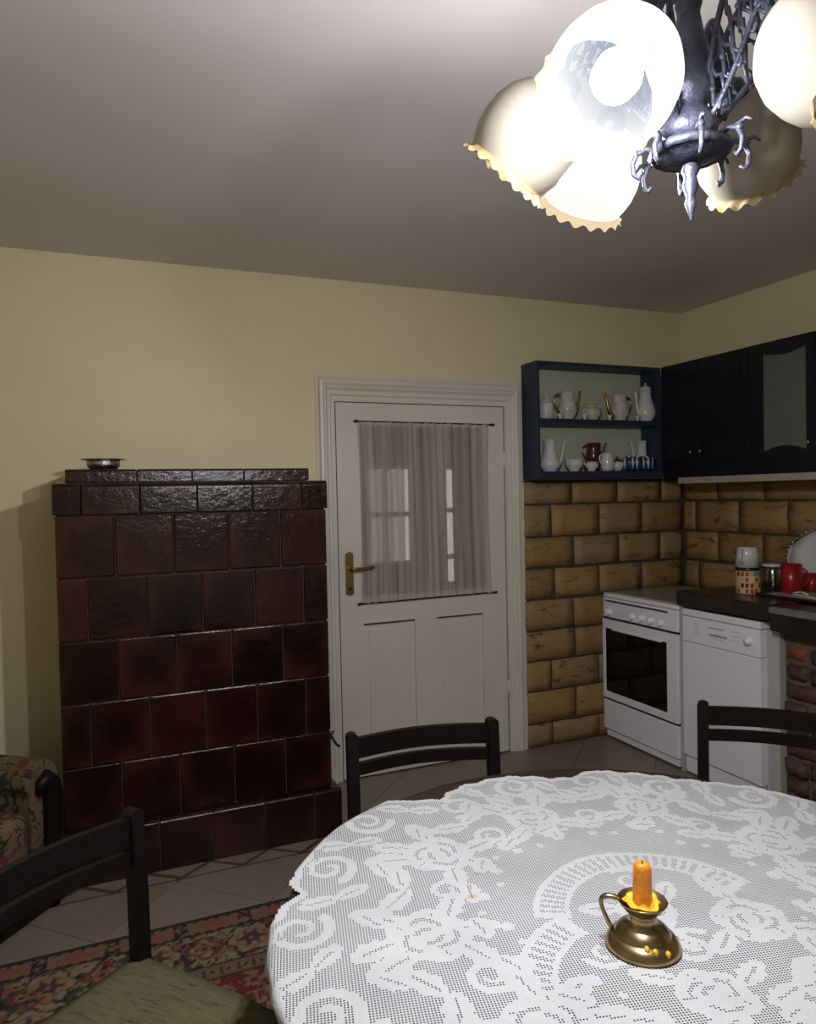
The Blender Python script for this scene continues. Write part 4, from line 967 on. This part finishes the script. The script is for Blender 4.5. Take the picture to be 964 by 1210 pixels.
# ------------------------------------------------------------------ CHAIRS
def make_chair(label):
    """origin on the floor under seat centre; faces +X; back at -X; width along Y"""
    t = thing('dining_chair', label, 'chair', (0, 0, 0), 0)
    w2 = .205; bt = .783
    for s_ in (-1, 1):
        pts = [(-.225, s_*w2, 0), (-.205, s_*w2, .25), (-.200, s_*w2, .45), (-.203, s_*w2, .62), (-.212, s_*w2, bt-.008)]
        b = MB(); prev = None
        for (x, y, z), (x2, y2, z2) in zip(pts[:-1], pts[1:]):
            hx, hy = .015, .0155
            b.add([(x-hx, y-hy, z), (x+hx, y-hy, z), (x+hx, y+hy, z), (x-hx, y+hy, z), (x2-hx, y-hy, z2), (x2+hx, y-hy, z2), (x2+hx, y+hy, z2), (x2-hx, y+hy, z2)],
                  [(0, 1, 5, 4), (1, 2, 6, 5), (2, 3, 7, 6), (3, 0, 4, 7)])
        # rounded top
        for k in range(6):
            a, a2 = k*PI/6, (k+1)*PI/6; x, _, z = pts[-1]
            P0 = (s_*w2-.0155*math.cos(a), z+.010*math.sin(a)); P1 = (s_*w2-.0155*math.cos(a2), z+.010*math.sin(a2))
            b.add([(x-.015, P0[0], P0[1]), (x+.015, P0[0], P0[1]), (x+.015, P1[0], P1[1]), (x-.015, P1[0], P1[1]), (x-.015, s_*w2, z), (x+.015, s_*w2, z)], [(0, 1, 2, 3), (0, 3, 4), (1, 5, 2)])
        b.build('back_post', M['black_wood'], t)
        MB().prism([(.165, s_*(w2-.015)-.017), (.199, s_*(w2-.015)-.017), (.199, s_*(w2-.015)+.017), (.165, s_*(w2-.015)+.017)], 0, .445).build('leg', M['black_wood'], t, bevel=.003)
        MB().box(-.19, .17, s_*(w2-.008)-.009, s_*(w2-.008)+.009, .40, .445).build('seat_rail', M['black_wood'], t)
        MB().box(-.20, .17, s_*(w2-.008)-.008, s_*(w2-.008)+.008, .18, .205).build('stretcher', M['black_wood'], t)
    MB().box(.17, .19, -w2+.03, w2-.03, .40, .445).build('seat_rail', M['black_wood'], t)
    def rail(z0, z1, th=.009):
        n = 14; v = []; f = []
        for i in range(n+1):
            s_ = i/n; y = -w2+2*w2*s_; x = -.208-.040*math.sin(PI*s_)
            v += [(x-th, y, z0), (x+th, y, z0), (x+th, y, z1), (x-th, y, z1)]
        for i in range(n):
            for k in range(4): f.append((i*4+k, i*4+(k+1) % 4, (i+1)*4+(k+1) % 4, (i+1)*4+k))
        return MB().add(v, f)
    rail(bt-.068, bt-.013).build('back_rail', M['black_wood'], t)
    rail(bt-.115, bt-.083).build('back_rail', M['black_wood'], t)
    # upholstered seat
    n = 12; v = []; f = []
    for j in range(n+1):
        for i in range(n+1):
            a, b = 2*i/n-1, 2*j/n-1
            x = .212*a*(1-.02*b*b)-.008; y = (.212-.006*a)*b*(1-.03*a*a)
            z = .468+.020*(1-abs(a)**4)**.7*(1-abs(b)**4)**.7+.0015*math.sin(9*a+4*b)
            v.append((x, y, z))
    for j in range(n):
        for i in range(n): f.append((j*(n+1)+i, j*(n+1)+i+1, (j+1)*(n+1)+i+1, (j+1)*(n+1)+i))
    L = (n+1)**2; ring = [i for i in range(n+1)]+[k*(n+1)+n for k in range(1, n+1)]+[n*(n+1)+i for i in range(n-1, -1, -1)]+[k*(n+1) for k in range(n-1, 0, -1)]
    v += [(v[i][0]*.97, v[i][1]*.97, .4455) for i in ring]; m_ = len(ring)
    f += [(ring[i], ring[(i+1) % m_], L+(i+1) % m_, L+i) for i in range(m_)]+[tuple(L+i for i in range(m_))]
    MB().add(v, f, True).build('seat_pad', M['seat'], t)
    return t
ch1 = make_chair('black wooden chair with olive green seat at the lower left of the table')
# a back post pair position -> chair placement: centre of back line + facing angle
def place(c, a, b):
    """a, b: tops of the two back posts (x, y); chair faces to the side given by rotating (b-a)"""
    d = Vector((b[0]-a[0], b[1]-a[1])); mid = Vector(((a[0]+b[0])/2, (a[1]+b[1])/2))
    fdir = Vector((d.y, -d.x)).normalized()
    c.rotation_euler = (0, 0, math.atan2(fdir.y, fdir.x)); p = mid+fdir*.208
    c.location = (p.x, p.y, .0092)
place(ch1, (-.265, 1.375), (.045, 1.628))
ch2 = copy_tree(ch1); ch2['label'] = 'black wooden chair tucked at the table in front of the white door'
place(ch2, (.625, 1.885), (1.015, 1.835))
ch3 = copy_tree(ch1); ch3['label'] = 'black wooden chair standing in front of the dishwasher at the right'
place(ch3, (1.672, 1.690), (1.945, 1.385))
for c in (ch1, ch2, ch3): c['group'] = 'black dining chairs round the table'

# ------------------------------------------------------------------ ARMCHAIR
ac = thing('armchair', 'old floral armchair with dark carved wooden arm fronts left of the tiled stove', 'armchair', (-.14, 2.92, 0), math.atan2(-.63, .78))
# local: +X faces forward, +Y is the stove-side direction; origin at far front corner
def sbox(x0, x1, y0, y1, z0, z1, r, seg=4): return MB().box(x0, x1, y0, y1, z0, z1)
AW = .62
MB().box(-.70, -.02, -AW+.02, -.02, .06, .20).build('base_frame', M['table_wood'], ac, bevel=.012)
MB().box(-.02, .006, -AW, 0, .018, .17).build('front_rail', M['black_wood'], ac, bevel=.01)
MB().box(-.68, -.015, -AW+.14, -.14, .20, .375).build('seat_cushion', M['fabric'], ac, bevel=.045, seg=5)
MB().box(-.78, -.56, -AW+.02, -.02, .20, .86).build('backrest', M['fabric'], ac, bevel=.06, seg=5)
for s_, y0 in ((0, -.145), (1, -AW+.005)):
    prof = [(0, .10), (0, .42)]
    pl = []
    n = 10
    yc = y0+.07
    pl = [(yc-.055, .10), (yc+.055, .10), (yc+.055, .42)]+[(yc+.078*math.cos(a*PI/n), .45+.078*math.sin(a*PI/n)) for a in range(n+1)]+[(yc-.055, .42)]
    Tm = Matrix(((0, 0, 1, 0), (1, 0, 0, 0), (0, 1, 0, 0), (0, 0, 0, 1)))
    MB().prism(pl, -.70, -.03, Tm).build('arm', M['fabric'], ac, bevel=.012, seg=3)
    ys = 1 if s_ == 0 else -1
    fr = MB().tube([(-.018, yc+.045*ys*k, z) for k, z in ((.5, .03), (.45, .12), (.4, .22), (.5, .32), (.6, .39), (.5, .44), (.0, .468), (-.5, .455), (-.7, .42))], [.034, .030, .028, .030, .034, .034, .028, .022, .014], 10)
    fr.build('arm_front', M['black_wood'], ac)
for (x_, y_) in ((-.03, -.05), (-.03, -AW+.05), (-.66, -.05), (-.66, -AW+.05)):
    MB().lathe([(.028, 0), (.032, .03), (.022, .06)], 14, cap0=True, cap1=True).build('foot', M['black_wood'], ac, (x_, y_, 0))

# ------------------------------------------------------------------ RUG
RX0, RX1, RY0, RY1 = -.41, 2.15, .15, 2.572
step = .0075; nx_, ny_ = int((RX1-RX0)/step), int((RY1-RY0)/step)
gx_, gy_ = np.meshgrid(np.linspace(RX0, RX1, nx_+1), np.linspace(RY0, RY1, ny_+1))
d = np.minimum.reduce([gx_-RX0, RX1-gx_, gy_-RY0, RY1-gy_])
alongx = (np.minimum(gy_-RY0, RY1-gy_) <= np.minimum(gx_-RX0, RX1-gx_)); s_ = np.where(alongx, gx_, gy_)
col = np.zeros((*gx_.shape, 3)); 
def paint(mask, c): col[mask] = c
TAN = (.155, .09, .055); PINK = (.185, .062, .04); BEI = (.19, .145, .075); BLK = (.010, .008, .009); RED = (.085, .008, .010); GRN = (.035, .036, .022); ROS = (.17, .085, .055)
paint(d >= 0, TAN); rs = np.random.RandomState(4)
def vnoise(sc, seed):
    r_ = np.random.RandomState(seed); g = r_.rand(64, 64); x = gx_/sc; y = gy_/sc; xi = np.floor(x).astype(int); yi = np.floor(y).astype(int); fx, fy = x-xi, y-yi
    fx = fx*fx*(3-2*fx); fy = fy*fy*(3-2*fy); G_ = lambda a, b: g[a % 64, b % 64]
    return (G_(yi, xi)*(1-fx)+G_(yi, xi+1)*fx)*(1-fy)+(G_(yi+1, xi)*(1-fx)+G_(yi+1, xi+1)*fx)*fy
# outer guard: tan with pink lozenges and dark sprigs
u = (s_ % .21)/.21; dd_ = (d-.062)/.03
paint((d > .02) & (d < .105) & (np.abs(u-.5)*2.3+np.abs(dd_)*.8 < .8), PINK)
paint((d > .02) & (d < .105) & ((np.abs(u*.21-.012) < .012) | (np.abs(u*.21-.198) < .012)) & (vnoise(.012, 3) > .45), BLK)
u2 = (s_ % .035)/.035; paint((d > .024) & (d < .038) & (np.abs(u2-.5) < .32*(1-(d-.024)/.016)), BLK)
paint((d > .092) & (d < .104) & (np.abs(u2-.5) < .3), BLK)
# main border
mb = (d >= .105) & (d < .285); paint(mb, BEI); n1 = vnoise(.022, 8); n2 = vnoise(.03, 9); n3 = vnoise(.013, 10)
paint(mb & (n1 > .66), PINK); paint(mb & (n2 > .70), GRN); paint(mb & (n3 > .74), BLK); paint(mb & (np.abs(n1-.5) < .03), BLK)
u = ((s_+.03) % .30)-.15; v_ = d-.19; q = np.hypot(u, v_); th = np.arctan2(v_, u)
paint(mb & (q < .078*(1+.12*np.cos(6*th))), BLK); paint(mb & (q < .070*(1+.12*np.cos(6*th))), BEI)
paint(mb & (q < .052) & (q > .044), PINK); paint(mb & (q < .034*(1+.35*np.cos(6*th))), (.045, .02, .025)); paint(mb & (q < .010), ROS)
u = ((s_+.18) % .30)-.15; q = np.hypot(u, v_); th = np.arctan2(v_, u)
paint(mb & (q < .055*(1+.2*np.cos(4*th))) & (q > .040*(1+.2*np.cos(4*th))), (.10, .02, .025)); paint(mb & (q < .022), PINK); paint(mb & (q < .008), BLK)
# inner guard
ig = (d >= .285) & (d < .36); paint(ig, (.12, .075, .045)); u = (s_ % .05)/.05
paint(ig & (np.hypot((u-.5)*.05, d-.322) < .016), ROS); paint(ig & (np.hypot((u-.5)*.05, d-.322) < .007), BLK); paint(ig & (np.abs(u) < .12) & (np.abs(d-.322) < .02), BLK)
paint((np.abs(d-.288) < .005) | (np.abs(d-.357) < .005) | (np.abs(d-.108) < .004), BLK)
# field
fd = d >= .36; paint(fd, RED); n4 = vnoise(.03, 21); n5 = vnoise(.02, 22)
paint(fd & (np.abs(n4-.5) < .035), (.14, .095, .055)); paint(fd & (n5 > .78), ROS); paint(fd & (n5 < .16), BLK)
u = (gx_ % .11)-.055; v_ = ((gy_+.055*(np.floor(gx_/.11) % 2)) % .12)-.06; q = np.hypot(u, v_); th = np.arctan2(v_, u)
paint(fd & (q < .026*(1+.3*np.cos(5*th))), ROS); paint(fd & (q < .012), RED)
paint(d < .028, (.010, .011, .015)); paint((d < .022) & (np.sin(s_*300) > .5) & (d > .008), (.03, .03, .036))
col *= (.85+.3*rs.rand(*gx_.shape))[..., None]
vz = .008*np.clip(d/.01, 0, 1)**.5; verts = np.stack([gx_-.6, gy_-1.36, vz], -1).reshape(-1, 3)
W_ = nx_+1; ii, jj = np.meshgrid(np.arange(nx_), np.arange(ny_)); a = (jj*W_+ii).ravel(); fa = np.stack([a, a+1, a+1+W_, a+W_], -1)
me = bpy.data.meshes.new('rug'); me.from_pydata(verts.tolist(), [], fa.tolist()); me.materials.append(M['rug'])
c4 = np.concatenate([col.reshape(-1, 3), np.ones((col.shape[0]*col.shape[1], 1))], 1)
me.attributes.new('pattern', 'FLOAT_COLOR', 'POINT').data.foreach_set('color', c4.ravel().tolist())
link('oriental_rug', me, None, (.6, 1.36, .0005), label='patterned red and beige oriental rug with dark edge under the table', cat='rug')

# ------------------------------------------------------------------ CHANDELIER
HUB = Vector((.758, .777, 1.90))
chd = thing('chandelier', 'ornate dark metal chandelier with ruffled glass shades hanging over the table', 'chandelier', HUB)
def cb(b, name, mat, parent=None, **k): return b.build(name, M[mat], parent or chd, **k)
# base plate, finial, column, ceiling rod
cb(MB().lathe([(.001, -.012), (.016, -.012), (.034, -.009), (.046, -.004), (.050, -.006), (.054, -.001), (.053, .005), (.040, .010), (.012, .016), (.001, .016)], 40, wob=lambda k, a, r, z: (r*(1+(.025*math.cos(16*a) if 4 <= k <= 6 else 0)), z)), 'base_plate', 'pewter')
cb(MB().lathe([(.010, -.018), (.012, -.026), (.008, -.034), (.011, -.045), (.006, -.060), (.008, -.070), (.003, -.085), (.001, -.092)], 16), 'finial', 'pewter')
cb(MB().lathe([(.018, .014), (.034, .020), (.038, .034), (.030, .048), (.022, .056), (.026, .068), (.034, .074), (.033, .088), (.029, .112), (.021, .150), (.015, .185), (.016, .192), (.018, .198), (.013, .204), (.020, .212), (.036, .222), (.037, .230), (.030, .236), (.008, .240), (.001, .240)], 32), 'column', 'pewter')
rod = MB()
zz = .240
while HUB.z+zz < HC-.09:
    k = int(round(zz/.026)); a = Vector((.008, 0, 0)) if k % 2 else Vector((0, .008, 0))
    rod.tube([Vector((0, 0, zz+.013))+a*math.cos(t)*1+Vector((0, 0, .017))*math.sin(t) for t in [i*2*PI/12 for i in range(12)]], .002, 6, closed=True); zz += .026
cb(rod, 'chain', 'pewter')
cb(MB().lathe([(.001, HC-HUB.z-.09), (.010, HC-HUB.z-.088), (.030, HC-HUB.z-.06), (.055, HC-HUB.z-.03), (.060, HC-HUB.z-.002), (.001, HC-HUB.z-.001)], 28), 'ceiling_cup', 'pewter')
for k in range(8):
    a = k*PI/4+.2; c, s_ = math.cos(a), math.sin(a)
    P3 = lambda r, z: (c*r, s_*r, z)
    cb(MB().tube([P3(.042, .006), P3(.058, .010), P3(.070, .004), P3(.076, -.010), P3(.074, -.024), P3(.068, -.030), P3(.064, -.024)], [.004, .004, .0038, .0036, .0034, .003, .002], 7)
       .ball(P3(.072, .004), .005, 8).tube([P3(.066, .008), P3(.082, .012), P3(.090, .006)], [.003, .003, .002], 6), 'hook_leaf', 'pewter')
shades = [  # position, lit, label, axis override
    ((.578, .712, 1.928), True, 'lit shade opening toward the near left', None),
    ((.620, .962, 1.980), False, 'unlit shade at the far left', None),
    ((.790, 1.030, 1.980), True, 'lit shade at the back', None),
    ((.950, .860, 1.978), False, 'unlit shade at the right', None),
    ((.785, .590, 1.94), False, 'unlit shade at the near right', None),
    ((.965, .650, 1.95), False, None, None)]
SR = .080
prof_s = [(.020, .076), (.034, .073), (.053, .061), (.068, .042), (.077, .018), (.079, -.006), (.077, -.026), (.071, -.044), (.066, -.054)]
prof_r = [(.066, -.054), (.066, -.058), (.069, -.062), (.074, -.065)]
for i, (pos, lit, lab, ax) in enumerate(shades):
    pos = Vector(pos); rel = pos-HUB; outv = Vector((rel.x, rel.y, 0)).normalized()
    axis = Vector(ax).normalized() if ax else (outv*.78+Vector((0, 0, -.80))).normalized()     # toward the opening
    q = (-axis).to_track_quat('Z', 'Y').to_matrix().to_4x4(); q.translation = rel
    b = MB().lathe(prof_s, 56, q)
    sh = cb(b, 'glass_shade', 'shade_lit' if lit else 'shade', label=lab)
    def ruf(k, a, r, z): return (r*(1+.009*k*math.sin(17*a)), z+.0012*k*math.cos(17*a+.6))
    cb(MB().lathe(prof_r, 112, q, wob=ruf), 'ruffled_rim', 'rim_lit' if lit else 'rim', sh)
    cb(MB().lathe([(.012, .100), (.020, .096), (.024, .080), (.026, .072), (.022, .068), (.012, .064), (.001, .064)], 20, q), 'lamp_holder', 'pewter')
    bl = MB().lathe([(.012, .064), (.014, .050), (.024, .034), (.030, .014), (.028, -.004), (.018, -.018), (.001, -.022)], 24, q)
    cb(bl, 'bulb', 'bulb_lit' if lit else 'bulb')
    if lit:
        ld = bpy.data.lights.new('bulb_light', 'POINT'); ld.energy = BULB_W; ld.color = BULB_COL; ld.shadow_soft_size = .022
        lo_ = bpy.data.objects.new('bulb_light', ld); S.collection.objects.link(lo_); lo_.parent = chd
        lo_.location = rel+axis*.036
    # arm: openwork of two rails with scrolls between them
    top = rel-axis*.098; hr = Vector((rel.x, rel.y, 0)).length
    A0 = outv*.026+Vector((0, 0, .070)); 
    up_ = Vector((0, 0, 1))
    outer = bez(A0, outv*.050+up_*.20, outv*(hr*.42)+up_*.265, top+up_*.030+outv*.004, 16)
    inner = bez(outv*.030+up_*.030, outv*.100+up_*.10, outv*(hr*.52)+up_*.185, top+up_*.002, 16)
    arm = MB().tube(outer, .0042, 7).tube(inner, .0038, 7).tube([outer[-1], top+up_*.012+outv*.01, top], .0042, 7)
    for k in range(1, 16):
        p0, p1 = outer[k], inner[k]; mid = (p0+p1)/2; dv = (p1-p0); tt = (outer[min(k+1, 16)]-outer[k-1]).normalized()
        sgn = 1 if k % 2 else -1
        arm.tube([p0, p0+dv*.25+tt*.010*sgn, mid+tt*.004*sgn, p1-dv*.25-tt*.010*sgn, p1], [.0022, .003, .0034, .003, .0022], 5)
        if k % 2: arm.ball(mid, .0048, 8)
        sd = (inner[k]-outer[k]).normalized()
        if k % 3 == 1: arm.tube([p1, p1+sd*.010+tt*.006, p1+sd*.012+tt*.014, p1+sd*.005+tt*.018], [.003, .003, .0028, .002], 5)
    cb(arm, 'arm', 'pewter')
